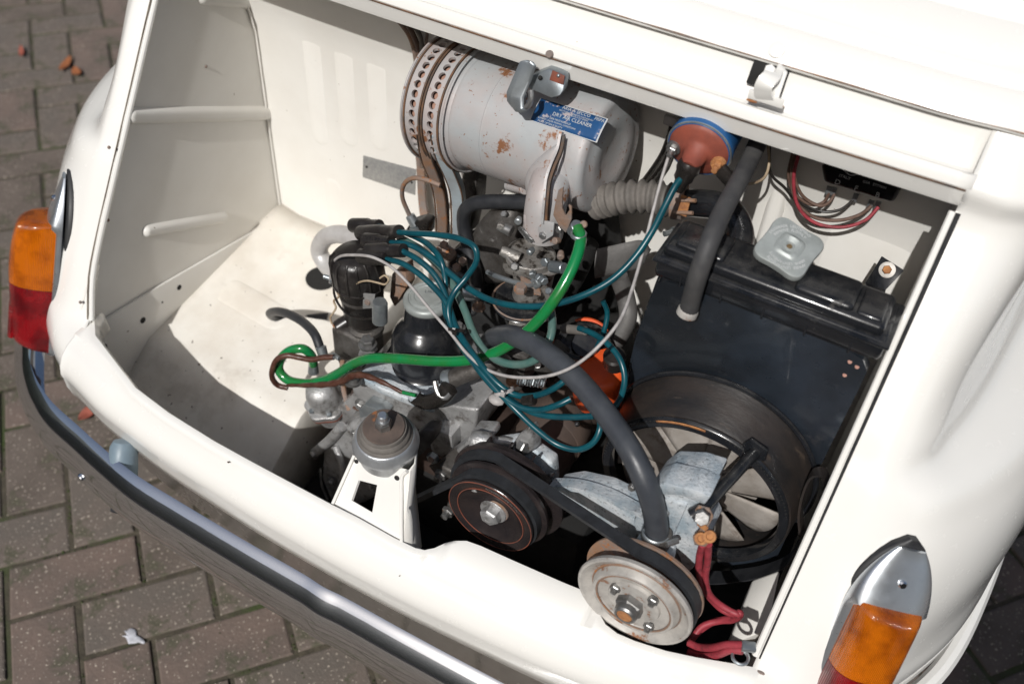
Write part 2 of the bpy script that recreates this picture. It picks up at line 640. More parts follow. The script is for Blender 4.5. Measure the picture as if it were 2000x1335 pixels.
M_bed = mat("mossy_joint_sand", (0.085, 0.072, 0.050), (0.055, 0.047, 0.034), (0.050, 0.068, 0.022), thr=0.50, soft=.12, rough=0.95, s1=60, s3=7, bump=1.0, sb=200)
M_bricks = [mat("paver_%s" % n, c, d, (0.095, 0.088, 0.060), thr=0.56, rough=0.85, s1=9, s3=11, speck=(0.46, 0.40, 0.33), sspeck=200, thrs=0.65, bump=0.8, sb=160)
            for n, c, d in (("a", (0.150, 0.122, 0.102), (0.110, 0.088, 0.073)), ("b", (0.175, 0.130, 0.108), (0.128, 0.102, 0.086)),
                            ("c", (0.132, 0.113, 0.096), (0.160, 0.128, 0.108)))]
g = G()
g.add([(-60, -60, -0.0035), (60, -60, -0.0035), (60, 60, -0.0035), (-60, 60, -0.0035)], [(0, 1, 2, 3)])
me = g.mesh("ground")
me.materials.append(M_bed)
ground = bpy.data.objects.new("ground", me)
COL.objects.link(ground)
ground["kind"] = "structure"
far = G()
M_far = mat("far_paving", (0.14, 0.11, 0.095), (0.11, 0.09, 0.08), rough=0.9, s1=3)
for (x0, x1, y0, y1) in ((-60, -3.6, -60, 60), (4.2, 60, -60, 60), (-3.6, 4.2, -60, -3.2), (-3.6, 4.2, 4.4, 60)):
    far.add([(x0, y0, -0.001), (x1, y0, -0.001), (x1, y1, -0.001), (x0, y1, -0.001)], [(0, 1, 2, 3)])
o = part(ground, "distant_paving", far, M_far, kind="stuff")


def brick_mesh(k):
    L, W, H = 0.1950, 0.0945, 0.05
    bm = bmesh.new()
    bmesh.ops.create_cube(bm, size=1)
    rr = random.Random(k)
    for v in bm.verts:
        v.co = V((v.co.x * L + rr.uniform(-.0012, .0012), v.co.y * W + rr.uniform(-.0012, .0012), v.co.z * H - H / 2 + rr.uniform(-.001, .001)))
    te = [e for e in bm.edges if all(v.co.z > -H * .4 for v in e.verts)]
    bmesh.ops.bevel(bm, geom=te, offset=0.0035, segments=2, affect='EDGES', profile=.5)
    me = bpy.data.meshes.new("brick")
    bm.to_mesh(me)
    bm.free()
    me.materials.append(M_bricks[k % 3])
    return me


BM = [brick_mesh(k) for k in range(6)]
cells = []
for m in range(-14, 16):
    for k in range(-40, 50):
        for (a0, b0, h) in ((k + 4 * m, -k, True), (k + 4 * m, -2 - k, False)):
            c = grid_pt(a0 + (1 if h else .5), b0 + (.5 if h else 1))
            if -3.5 < c.x < 4.1 and -3.1 < c.y < 4.3:
                d = c - CAM
                z = d.dot(RF)
                px = FPX * d.dot(RX) / z + 1000 if z > .3 else 1e5
                py = FPX * d.dot(RD) / z + 667.5 if z > .3 else 1e5
                off = max(0, -px, px - 2000, -py, py - 1335)
                under = 0.0 < c.x < 1.1 and 0.35 < c.y < 2.5
                cells.append((off + (600 if under else 0), c, h))
cells.sort(key=lambda t: t[0])
ga = grid_pt(1, 0)
ang = math.atan2(ga.y, ga.x)
rest = G()
for i, (off, c, h) in enumerate(cells):
    a = ang + (0 if h else math.pi / 2) + random.uniform(-.008, .008)
    dz = random.uniform(-.002, .0015)
    if i < 300:
        b = bpy.data.objects.new("brick", BM[random.randrange(6)])
        COL.objects.link(b)
        b.location = (c.x, c.y, dz)
        b.rotation_euler = (random.uniform(-.006, .006), random.uniform(-.006, .006), a)
        b.parent = ground
    else:
        R = Matrix.Rotation(a, 3, 'Z')
        top = [R @ V((sx * .0965, sy * .0465, 0)) + V((c.x, c.y, dz)) for sx, sy in ((-1, -1), (1, -1), (1, 1), (-1, 1))]
        bot = [p - V((0, 0, .03)) for p in top]
        rest.add(top + bot, [(0, 1, 2, 3), (0, 4, 5, 1), (1, 5, 6, 2), (2, 6, 7, 3), (3, 7, 4, 0)])
part(ground, "outer_bricks", rest, M_bricks[0], kind="stuff")

# moss tufts in the joints
moss = G()
rr = random.Random(3)
M_moss = mat("moss", (0.030, 0.048, 0.012), (0.048, 0.068, 0.018), rough=0.95, s1=40)
for n in range(520):
    a, b = rr.randrange(-12, 9), rr.randrange(-4, 24)
    along = rr.random() < .5
    t = rr.random()
    c0 = grid_pt(a + (t if along else 0), b + (0 if along else t))
    d = c0 - CAM
    z = d.dot(RF)
    if z < .3:
        continue
    for q in range(rr.randrange(5, 16)):
        e = rr.uniform(-.04, .04)
        p = grid_pt(a + (t if along else 0) + (e / PITCH if along else rr.uniform(-.02, .02)), b + (0 if along else t) + (e / PITCH if not along else rr.uniform(-.02, .02)))
        r = rr.uniform(.002, .0048)
        k = len(moss.v)
        moss.add([p + V((r, 0, -.009)), p + V((-r * .5, r * .87, -.009)), p + V((-r * .5, -r * .87, -.009)), p + V((rr.uniform(-1, 1) * r * .5, rr.uniform(-1, 1) * r * .5, -.005 + r * 1.4))],
                 [(0, 1, 3), (1, 2, 3), (2, 0, 3)])
part(ground, "moss", moss, M_moss, kind="stuff")


def leaf(px, py, l, w, rot, m, label, curl=.006):
    c = UZ(px, py, 0.006)
    g = G()
    rows = []
    for i in range(9):
        t = i / 8
        ww = w * math.sin(math.pi * t) ** .8 * .5
        x = (t - .5) * l
        z = .004 + curl * (2 * t - 1) ** 2
        rows.append([V((x, s * ww, z + abs(s) * .002)) for s in (-1, -.5, 0, .5, 1)])
    R = Matrix.Rotation(rot, 3, 'Z')
    g.grid([[R @ p + c - V((0, 0, .004)) for p in r] for r in rows])
    lo = c
    me = g.mesh("fallen_leaf", origin=c)
    me.materials.append(m)
    o = bpy.data.objects.new("fallen_leaf", me)
    COL.objects.link(o)
    o.location = c
    o["label"] = label
    o["category"] = "leaf"
    o["group"] = "fallen leaves on the paving"
    md = o.modifiers.new("thickness", 'SOLIDIFY')
    md.thickness = .0008


M_leaf = mat("brown_orange_leaf", (0.36, 0.13, 0.05), (0.26, 0.09, 0.035), rough=0.7, s1=60)
M_leafr = mat("reddish_leaf", (0.42, 0.13, 0.09), (0.30, 0.08, 0.05), rough=0.7, s1=60)
leaf(128, 127, .085, .024, -.2 - .9, M_leaf, "longer orange leaf lying on the bricks, upper of the touching pair")
leaf(150, 142, .050, .026, .35 - .9, M_leaf, "shorter orange leaf lying on the bricks, lower of the touching pair")
leaf(172, 806, .052, .024, -.5 - .9, M_leafr, "reddish leaf lying on bricks between bumper and body")
leaf(42, 103, .07, .014, -.7, M_leafr, "thin dark red leaf in the joint left of the orange leaves")

# white dropping on the paving
g = G()
c = UZ(258, 1243, 0.001)
ring = [c + V((math.cos(a) * (.017 + .005 * math.sin(3 * a + 1) + .003 * math.sin(7 * a)), math.sin(a) * (.009 + .003 * math.sin(4 * a)), 0)) for a in [k * math.pi / 20 for k in range(40)]]
g.grid([ring, [c + (p - c) * .85 + V((0, 0, .0012)) for p in ring], [c + (p - c) * .4 + V((0, 0, .0018)) for p in ring], [c + V((0, 0, .0018)) for p in ring]], wrap=True)
solo("white_splat", g, mat("dried_white", (.62, .63, .68), (.42, .42, .45), rough=.5, s1=120), "small white splat on a brick below the bumper", "splat")

# unseen timber fence, added to shade the right wing and the ground beside it
M_timber = mat("fence_timber", (0.10, 0.07, 0.045), (0.07, 0.05, 0.035), rough=0.85, s1=8, stretch=(6, 6, 1), bump=0.4)
fence = thing("added_shade_fence", (2.14, -1.0, 0), "unseen dark board fence added behind the camera to shade the right wing", "fence")
for k in range(12):
    part(fence, "board", G().box(V((1.475 + k * .122, -1.0 - .012 * (k % 2), 1.15)), (.134, .018, 2.3), bev=.002), M_timber)
for z in (.4, 1.6):
    part(fence, "rail", G().box(V((2.14, -1.045, z)), (1.5, .045, .09), bev=.003), M_timber)
# unseen hedges added further back: the dark band the chrome reflects under the sky
M_hedge = mat("hedge_leaf", (0.018, 0.028, 0.014), (0.026, 0.042, 0.018), rough=0.7, s1=4)
hedge = thing("added_dark_hedge", (-1, -5.9, 0), "unseen evergreen hedge added behind the camera as a dark band for the chrome", "hedge")
hc = G()
rr = random.Random(5)
hc.box(V((-1, -5.9, 1.6)), (15.6, .9, 3.2), bev=.05)
for k in range(5200):
    x = rr.uniform(-9, 7)
    z = rr.uniform(0.05, 3.4)
    y = -5.4 + rr.uniform(-.15, .12) if z < 3.2 else -5.9 + rr.uniform(-.5, .5)
    s_ = rr.uniform(.03, .07)
    n = V((rr.uniform(-1, 1), rr.uniform(-1, 1), rr.uniform(-1, 1))).normalized()
    u, w = basis(n)
    p = V((x, y, z))
    hc.add([p + u * s_, p + w * s_ * .5, p - u * s_, p - w * s_ * .5], [(0, 1, 2, 3)])
part(hedge, "foliage", hc, M_hedge)
hedge2 = thing("added_dark_hedge", (-6, 0, 0), "unseen evergreen hedge added left of the car as a dark band for the chrome", "hedge")  # second added hedge, carries the reflected dark band round the left
hc = G()
hc.box(V((-6.5, 0, 1.6)), (.9, 11, 3.2), bev=.05)
for k in range(3600):
    y = rr.uniform(-5.4, 5.4)
    z = rr.uniform(0.05, 3.4)
    x = -6.0 + rr.uniform(-.12, .15) if z < 3.2 else -6.5 + rr.uniform(-.5, .5)
    s_ = rr.uniform(.03, .07)
    n = V((rr.uniform(-1, 1), rr.uniform(-1, 1), rr.uniform(-1, 1))).normalized()
    u, w = basis(n)
    p = V((x, y, z))
    hc.add([p + u * s_, p + w * s_ * .5, p - u * s_, p - w * s_ * .5], [(0, 1, 2, 3)])
part(hedge2, "foliage", hc, M_hedge)

# ------------------------------------------------------------------ the car body
XL, XR, XM = 0.081, 1.02, 0.56
car = thing("small_car", (XM, 0.9, 0), "cream painted small old car seen from behind with its rear engine bay open", "car")


def yj(z):
    return 0.237 + 0.67 * (z - 0.5)


CONT = [(-.170, 1.6), (-.172, .80), (-.155, .56), (-.125, .42), (-.070, .32), (-.016, .254), (.045, .208), (.10, .181)]


def xr(x):            # the right flank tucks in a little more than the left
    return 2 * XM - (.10 + (x - .10) * .845)


def xe(z):            # left edge of the opening: leans inwards at its foot
    return .100 - .019 * min(1, max(0, (z - .503) / .06)) ** .7


def off(c, dy, dx=0):
    return [(x + dx, y + dy) for x, y in c]


SEC = [
    (None, [(-.150, 1.6, .22), (-.150, .80, .22), (-.135, .58, .30), (-.105, .44, .375), (-.052, .338, .385), (-.002, .272, .385), (.05, .226, .387), (.10, .197, .387)]),
    (.400, off(CONT, .009)), (.430, off(CONT, .001)), (.460, CONT), (.485, off(CONT, .012)),
    (.505, [(-.171, 1.6), (-.170, .80), (-.153, .56), (-.122, .435), (-.070, .340), (-.016, .278), (.045, .243), (.10, .238)]),
    (.560, [(-.170, 1.6), (-.169, .80), (-.152, .56), (-.120, .445), (-.070, .358), (-.016, .302), (.045, .276), (.10, .276)]),
    (.610, [(-.168, 1.6), (-.166, .80), (-.147, .57), (-.114, .462), (-.066, .382), (-.014, .330), (.045, .308), (.10, .309)]),
    (.650, [(-.158, 1.6), (-.155, .80), (-.134, .58), (-.100, .478), (-.055, .402), (-.008, .354), (.045, .334), (.10, .336)]),
    (.680, [(-.138, 1.6), (-.134, .80), (-.112, .59), (-.080, .490), (-.040, .418), (-.002, .373), (.046, .354), (.10, .356)]),
    (.698, [(-.070, 1.6), (-.062, .80), (-.036, .61), (-.016, .50), (.002, .438), (.019, .394), (.048, .369), (.10, .369)]),
    (.722, [(-.054, 1.6), (-.048, .80), (-.027, .61), (-.009, .51), (.006, .455), (.022, .412), (.049, .386), (.10, .384)]),
    (.760, [(-.046, 1.6), (-.042, .80), (-.023, .63), (-.006, .545), (.008, .487), (.023, .443), (.050, .412), (.10, .410)]),
    (.830, [(-.038, 1.6), (-.035, .80), (-.022, .67), (-.010, .590), (.002, .530), (.020, .486), (.051, .457), (.10, .457)]),
    (.900, [(-.030, 1.6), (-.028, .80), (-.022, .69), (-.015, .622), (-.003, .568), (.016, .528), (.052, .506), (.10, .506)]),
    (.928, [(-.028, 1.6), (-.026, .80), (-.020, .69), (-.013, .622), (-.001, .566), (.018, .524), (.053, .502), (.10, .500)]),
    (.942, [(-.027, 1.6), (-.025, .81), (-.018, .70), (-.011, .63), (.001, .575), (.020, .534), (.054, .513), (.10, .510)]),
    (.966, [(-.025, 1.6), (-.022, .82), (-.015, .71), (-.008, .645), (.003, .595), (.022, .556), (.055, .535), (.10, .530)]),
    (.982, [(-.024, 1.6), (-.020, .82), (-.014, .72), (-.007, .655), (.004, .607), (.022, .570), (.055, .548), (.10, .541)]),
]
ctrl = []
for z, c in SEC:
    row = [V((p[0], p[1], p[2] if z is None else z)) for p in c]
    ctrl.append(spline(row, 7))
nc = len(ctrl[0])
cols = [spline([ctrl[i][k] for i in range(len(ctrl))], 5) for k in range(nc)]
rows = [[cols[k][i] for k in range(nc)] for i in range(len(cols[0]))]
lrows = [[V((p.x if p.x < .045 else .045 + (p.x - .045) * (xe(p.z) - .045) / .055, p.y, p.z)) for p in r] for r in rows]
part(car, "quarter_panel", G().grid(lrows), M_paint, angle=60, solid=.0012)
part(car, "jamb_return", G().grid([[V((xe(z_), yj(z_) + .001, z_)), V(((xe(z_) + XL) / 2, yj(z_) + .006, z_ - .001)), V((XL - .001, yj(z_) + .022, z_))] for z_ in [.490 + .014 * k for k in range(30)]]), M_paint, solid=.001)
part(car, "quarter_panel", G().grid([[V((xr(p.x), p.y, p.z)) for p in r] for r in rows]), M_paint, angle=60, solid=.0012)

for sg in (-1,):
    bd = [V((x - .010, y - .004, .376)) for x, y in CONT[1:5]]
    bd = [V((-.182, 1.6, .36)), V((-.182, 1.1, .366))] + bd
    bd = bd if sg > 0 else [V((xr(p.x), p.y, p.z)) for p in bd]
    part(car, "wing_edge", G().tube(bd, .011, 10), M_paint)

# rear apron with the raised lip
YIN = [(.10, .238), (.115, .228), (.15, .215), (.20, .207), (.27, .200), (.36, .194), (.48, .188), (.60, .181), (.662, .176)]


def lip_pts():
    px = [(187, 655), (225, 705), (265, 757), (330, 806), (420, 862), (500, 906), (590, 954), (650, 986), (700, 1011), (770, 1050), (812, 1070), (830, 1074), (850, 1070),
          (872, 1060), (890, 1056), (912, 1056), (940, 1066), (1000, 1093), (1050, 1115), (1100, 1137), (1140, 1153), (1158, 1161), (1168, 1172), (1172, 1186), (1173, 1202), (1182, 1218),
          (1205, 1236), (1240, 1251), (1300, 1270), (1360, 1283), (1420, 1293), (1484, 1304)]
    out = []
    for x, y in px:
        z = .500
        if 885 <= x <= 1165:
            z = .508
        out.append(UZ(x, y, z))
    return out


def yout(x):
    q = [(.10, .181), (.17, .160), (.30, .143), (.45, .134), (.56, .132), (.67, .134), (.82, .143), (.95, .160), (1.02, .181)]
    for (a, ya), (b, yb) in zip(q, q[1:]):
        if x <= b:
            t = max(0, (x - a) / (b - a))
            t = t
            return ya + (yb - ya) * t
    return q[-1][1]


L = lip_pts()
L = [V((.094, .262, .500)), V((.099, .246, .500))] + L + [V((XR + .002, L[-1].y + .008, .500))]
L2 = []
for i in range(len(L) - 1):
    for j in range(3):
        L2.append(L[i].lerp(L[i + 1], j / 3))
L2.append(L[-1])
rows = []
for p in L2:
    x = min(max(p.x, .10), XR)
    yo = yout(x) * .5 + .25 * (yout(x - .03) + yout(x + .03))
    base = yo + .036           # the crease where the lip flange starts
    r = []
    r.append(V((p.x, p.y + .004, p.z - .035)))
    r.append(V((p.x, p.y + .002, p.z - .004)))
    r.append(V((p.x, p.y - .001, p.z)))
    r.append(V((p.x, p.y - .006, p.z - .0005)))
    yb = min(base, p.y - .010)
    r.append(V((p.x, yb + .0015, .4975)))
    r.append(V((p.x, yb - .0005, .4945)))
    r.append(V((p.x, yo + .022, .4895)))
    r.append(V((p.x, yo + .010, .480)))
    r.append(V((p.x, yo + .003, .468)))
    r.append(V((p.x, yo, .455)))
    r.append(V((p.x, yo + .0015, .447)))
    r.append(V((p.x, yo + .0018, .430)))
    r.append(V((p.x, yo + .006, .410)))
    r.append(V((p.x, yo + .013, .399)))
    r.append(V((p.x, yo + .026, .395)))
    rows.append(r)
part(car, "rear_apron", G().grid(rows), M_paint, angle=50, solid=.0012)
vr = []
for k in range(41):
    x = .155 + (.965 - .155) * k / 40
    yo = yout(x) * .5 + .25 * (yout(x - .03) + yout(x + .03))
    e = min(1, min(x - .155, .965 - x) / .05)
    vr.append([V((x, yo + .010, .402)), V((x, yo + .012, .395)), V((x, yo + .016, .385)), V((x, yo + .022, .402 - .07 * e)), V((x, yo + .034, .398 - .095 * e))])
part(car, "rear_valance", G().grid(vr), M_paint, angle=60, solid=.0012)

# bay walls and floor
FW = .640
g = G().grid([[V((x, y, z)) for x in (.06, .3, .56, .8, 1.06)] for y, z in ((FW, .18), (FW, .5), (FW, .75), (FW - .012, .79), (FW - .040, .885), (FW - .056, .935), (FW - .07, .965))])
fw = part(car, "firewall", g, M_bay)


def pad(c, axis_u, axis_v, n, L, W, h, nn=14):
    """pressed rounded rib: a soft raised pill on a panel"""
    g = G()
    c, u, v, n = V(c), V(axis_u).normalized(), V(axis_v).normalized(), V(n).normalized()
    rows = []
    for lev, (ins, hh) in enumerate(((0, 0), (.12, .35), (.3, .75), (.55, .96), (.8, 1.0), (1.0, 1.0))):
        ring = []
        for k in range(nn * 2):
            a = math.pi * 2 * k / (nn * 2)
            r = W / 2 * (1 - ins * .98)
            sx = (L / 2 - W / 2) * (1 if math.cos(a) > 0 else -1)
            if abs(math.cos(a)) < 1e-6:
                sx = 0
            ring.append(c + u * (sx + math.cos(a) * r) + v * (math.sin(a) * r) + n * (h * hh - .0004))
        rows.append(ring)
    g.grid(rows, wrap=True)
    g.f.append(tuple(range(len(g.v) - nn * 2, len(g.v))))
    return g


for (px, py, l, w) in ((612, 130, .26, .034), (672, 130, .26, .034), (735, 150, .24, .034), (655, 400, .10, .034)):
    p = U(px, py, FW)
    part(fw, "pressed_rib", pad((p.x, FW, p.z), (0, 0, 1), (1, 0, 0), (0, -1, 0), l, w, .0013), M_bay, angle=60)
p = U(1522, 380, FW)
part(fw, "pressed_rib", pad((p.x, FW, p.z - .06), (0, 0, 1), (1, 0, 0), (0, -1, 0), .42, .022, .009), M_bay, label="tall rounded rib behind the radiator hose", angle=60)
p = U(1700, 480, FW)
part(fw, "pressed_rib", pad((p.x, FW, p.z - .02), (0, 0, 1), (1, 0, 0), (0, -1, 0), .15, .10, .0022), M_bay, angle=60)

for X, sg in ((XL, 1), (XR, -1)):
    ys = [(.262, .30), (.240, .42), (yj(.505), .505), (yj(.6), .6), (yj(.7), .7), (yj(.8), .8), (yj(.91), .91), (.60, .95), (FW + .002, .96), (FW + .002, .30)]
    g = G().prism([V((X, y, z)) for y, z in ys], V((-sg * .003, 0, 0)))
    sp = part(car, "side_panel", g, M_bay)
    if sg > 0:
        def rib(a, b, w, nm="pressed_rib"):
            A, B = UX(*a, XL), UX(*b, XL)
            d = B - A
            v = V((1, 0, 0)).cross(d)
            part(sp, nm, pad((A + B) / 2, d, v, (1, 0, 0), d.length, w, .008), M_bay, angle=60)
        rib((246, 226), (530, 221), .023)
        rib((278, 452), (442, 423), .019)
        rib((385, -8), (512, 3), .023)
        # lower reinforcement strip with its holes
        pts = [UX(187, 630, XL), UX(300, 561, XL), UX(420, 492, XL), UX(543, 421, XL), UX(543, 436, XL), UX(470, 515, XL), UX(400, 590, XL), UX(300, 692, XL), UX(258, 762, XL), UX(215, 720, XL)]
        part(sp, "reinforcement_strip", G().prism([p + V((.0005, 0, 0)) for p in pts], V((.004, 0, 0)), bev=.001), M_bay)
        for (hx, hy, r) in ((350, 561, .0042), (279, 625, .0048), (302, 676, .0048), (203, 678, .0055), (317, 590, .0015), (267, 707, .0025)):
            q = UX(hx, hy, XL + .0046)
            part(sp, "bolt_hole", G().cyl(q, q + V((.0006, 0, 0)), r, seg=14), M_dark)
        for (hx, hy) in ((402, 130), (211, 430), (213, 288), (157, 590)):
            q = UX(hx, hy, XL)
            part(sp, "weld_spot", G().ball(q, .0022, 8), M_rust)

# the ledge on the left of the engine
def shz(y):
    if y >= .33:
        return .432 - (FW - y) * .155
    return shz(.33) - (.33 - y) * .62


rows = []
xs = [XL, .10, .12, .16, .20, .26, .30, .340, .353, .358, .360]
yy = [FW, .60, .55, .50, .45, .40, .36, .34, .33, .318, .30, .28, .262, .25, .235, .215]
for y in yy:
    r = []
    for x in xs:
        z = shz(y)
        if x <= .12:
            z += (.12 - x) * .25
        if x == .358:
            z -= .002
        if x == .360:
            z -= .006
        r.append(V((x, y, z)))
    r.append(V((.360, y, .20)))
    rows.append(r)
shelf = part(car, "side_ledge", G().grid(rows), M_shelf, angle=40, solid=.0015)
for (a, b, w) in (((425, 560), (560, 640), .026),):
    A, B = UZ(*a, shz(.45)), UZ(*b, shz(.42))
    A.z, B.z = shz(A.y), shz(B.y)
    d = B - A
    nrm = V((0, -.21, 1)).normalized()
    part(shelf, "pressed_rib", pad((A + B) / 2, d, nrm.cross(d), nrm, d.length, w * 2, .0022), M_shelf, angle=60)
part(shelf, "access_hole", G().lathe(UZ(628, 545, .4165) + V((0, 0, .0015)), (0, -.155, 1), [(-.001, .023), (.0010, .023)], 28, oval=1.1), M_dark)

# dark sheet added under the engine so nothing bright shows from below
part(car, "dark_floor_fill", G().box(V((.70, .43, .235)), (.72, .44, .01), bev=0), M_dark)
part(car, "chassis_rail", G().prism([U(1470, 1130, .36), U(1525, 1110, .36), U(1500, 1230, .30), U(1420, 1262, .28)], V((0, .02, -.06)), bev=.004), M_bay, label="dirty cream frame rail low beside the fan")

# opening flange: rounded bead and rubber seam round left, top and right of the opening
for X, sg in ((XL, 1), (XR, -1)):
    pts = [V(((xe(z) if sg > 0 else X) + sg * .002, yj(z) + .001, z)) for z in (.505, .55, .6, .65, .7, .75, .8, .85, .90)]
    part(car, "opening_flange", G().tube(pts, .0036, 10, 3), M_paint)
    part(car, "flange_seam", G().tube([p + V((-sg * .0050, -.0018, .001)) for p in pts], (.0012 if sg > 0 else (lambda t: .0010 + .0016 * t)), 6, 3), M_gasket if sg < 0 else MATS.get("grey_seam") or mat("grey_seam", (0.20, 0.175, 0.14), (0.10, 0.08, 0.06), rough=.7, s1=30))

# hinge rail over the opening and the body panel above it (profiles in Y,Z swept along X)
def bow(x):
    return .003 * max(0, abs(x - XM) - .25) ** 2 / .04


def xprofile(prof, x0, x1, n, fn=bow, zf=None):
    rows = []
    for i in range(n + 1):
        x = x0 + (x1 - x0) * i / n
        rows.append([V((x, y + fn(x), z + (zf(x) if zf else 0))) for y, z in prof])
    return rows


railp = [(.560, .935), (.530, .915), (.514, .905), (.508, .904), (.503, .907), (.501, .912), (.4985, .922), (.4970, .926), (.4978, .9275), (.4970, .929), (.4985, .934), (.5020, .9400), (.505, .9402), (.5095, .9375), (.514, .9385), (.520, .9455), (.526, .955), (.531, .966), (.534, .976), (.56, .985)]
part(car, "hinge_rail", G().grid(xprofile(railp, .09, XR + .004, 60)), M_paint, angle=35, solid=.001)
seam = [V((x, .4962 + bow(x), .9275)) for x in [.06 + k * (XR - .06) / 40 for k in range(41)]]
part(car, "flange_seam", G().tube(seam, .0009, 6, raw=True), M_darkedge)


def bow2(x):
    d = max(0, abs(x - XM) - .40)
    return .004 * max(0, abs(x - XM) - .2) + 1.1 * d * d + 6 * max(0, d - .08) ** 2


topp = [(.545, .966), (.529, .972), (.5245, .975), (.5235, .9785), (.526, .982), (.532, .990), (.540, 1.0005), (.546, 1.0030), (.552, 1.0010), (.560, .9975), (.565, 1.0005), (.568, 1.009), (.5705, 1.0165), (.5745, 1.0215), (.584, 1.0285), (.595, 1.0350), (.601, 1.0375), (.607, 1.0350), (.611, 1.0385), (.613, 1.047), (.618, 1.053), (.645, 1.071), (.68, 1.092), (.74, 1.117), (.80, 1.135)]
rows = xprofile(topp, -.045, 1.150, 90, fn=bow2, zf=lambda x: -1.6 * max(0, abs(x - XM) - .46) ** 2)
part(car, "tail_panel", G().grid(rows), M_paint, angle=40, solid=.001)
edge = [r[3] + V((0, -.0006, 0)) for r in rows[6:-4]]
part(car, "rusty_edge", G().tube(edge, lambda t: .0003 + .0007 * abs(math.sin(t * 41) * math.sin(t * 17)), 6, raw=True), M_rust)
# rear window and roof beyond the frame
M_glass = mat("dark_window", (0.02, 0.022, 0.025), rough=0.05, coat=1.0)
part(car, "rear_window", G().grid([[V((x, y, z)) for x in (.12, .4, .72, 1.0)] for y, z in ((.81, 1.137), (1.0, 1.27), (1.12, 1.35))]), M_glass, solid=.004)
part(car, "roof", G().grid([[V((x, y, z - .25 * max(0, abs(x - XM) - .40))) for x in (-.03, .02, .08, .2, .56, .92, 1.04, 1.10, 1.15)] for y, z in ((1.12, 1.353), (1.25, 1.39), (1.6, 1.405))]), M_paint, solid=.002)
for sg in (-1, 1):
    part(car, "window_pillar", G().grid([[V((XM + sg * x, y, z)) for x in (.44, .52, .58, .60)] for y, z in ((.79, 1.13), (1.0, 1.27), (1.13, 1.36))]), M_paint, solid=.002)
    part(car, "body_side", G().grid([[V((XM + sg * x, y, z)) for y in (.74, 1.1, 1.6)] for x, z in ((.59, .96), (.60, 1.06), (.585, 1.2), (.56, 1.33))]), M_paint, solid=.002)

# hinge arm, foot, bolts
hg = part(car, "lid_hinge", G().bar(P3([(1497, 196, .498), (1490, 180, .494), (1494, 163, .492), (1506, 150, .498), (1512, 138, .512)]), .016, .0035, (1, .1, 0)), M_paint)
part(hg, "hinge_side", G().prism(P3([(1503, 205, .497), (1515, 190, .497), (1532, 140, .513), (1520, 124, .522), (1508, 150, .505)]), V((.003, .001, 0)), bev=.0006), M_paint)
part(hg, "hinge_foot", G().box(U(1496, 193, .497), (.034, .003, .009), bev=.001), M_paint)
part(hg, "hinge_slot", G().box(U(1500, 150, .524) , (.034, .008, .022), rot=Matrix.Rotation(-.5, 3, 'X'), bev=.001), M_dark)
part(hg, "hinge_bolt", G().hexb(U(1504, 138, .5075), (0, -.7, .6), .0052, .004), M_paint)
part(car, "rivet", G().lathe(U(1517, 97, .5300), (0, -.72, .65), [(-.001, .008), (.0015, .0075), (.0022, .004), (.0022, .001)], 20), M_paint)
for (px, py, y) in ((1468, 197, .4975), (1520, 205, .4975)):
    part(hg, "rust_patch", G().ball(U(px, py, y), .0035, 8, (1.6, .4, .5)), M_rustf)
# screw on the rail and lid catch hanging below it
part(car, "rail_screw", G().lathe(U(1075, 106, .4985), (0, -.9, .3), [(-.004, .0042), (.003, .0042), (.0045, .003), (.0045, .001)], 14), M_rust)
lat = part(car, "lid_catch", G().prism(P3([(1037, 148, .490), (1072, 134, .494), (1104, 150, .490), (1101, 176, .484), (1092, 188, .480), (1076, 192, .480), (1030, 172, .484)]), V((.001, .008, .002)), bev=.0015), M_zinc, label="zinc plated lid catch hanging from the rail")
part(lat, "catch_guide", G().prism(P3([(1014, 120, .486), (1024, 117, .486), (1036, 122, .486), (1037, 134, .484), (1012, 186, .474), (1011, 208, .471), (1000, 212, .471), (989, 198, .472), (988, 180, .474)]), V((.0035, .003, 0)), bev=.0012), M_zinc)
part(lat, "catch_guide", G().prism(P3([(1022, 122, .478), (1034, 120, .478), (1042, 128, .478), (1030, 160, .474), (1018, 190, .467), (1017, 212, .463), (1026, 214, .462), (1020, 219, .462), (1006, 219, .463), (996, 206, .464), (996, 186, .466)]), V((.003, .002, 0)), bev=.001), M_zinc)
part(lat, "catch_hook", G().tube(P3([(1018, 212, .468), (1030, 208, .468), (1037, 196, .470), (1036, 176, .474)]), .0030, 8), M_steel)
part(lat, "catch_roller", G().ball(U(1020, 196, .478), .009, 12, (.8, .8, 1.2)), M_steel)
part(lat, "catch_spacer", G().prism(P3([(1080, 137, .4935), (1104, 148, .489), (1101, 166, .4865), (1074, 156, .489)]), V((0, -.0015, .0005)), bev=.0004), M_rustred)
part(lat, "rivet", G().ball(U(1091, 148, .4885), .0022, 8), M_zinc)
part(lat, "rivet", G().ball(U(1055, 152, .4870), .0024, 8), M_dark)

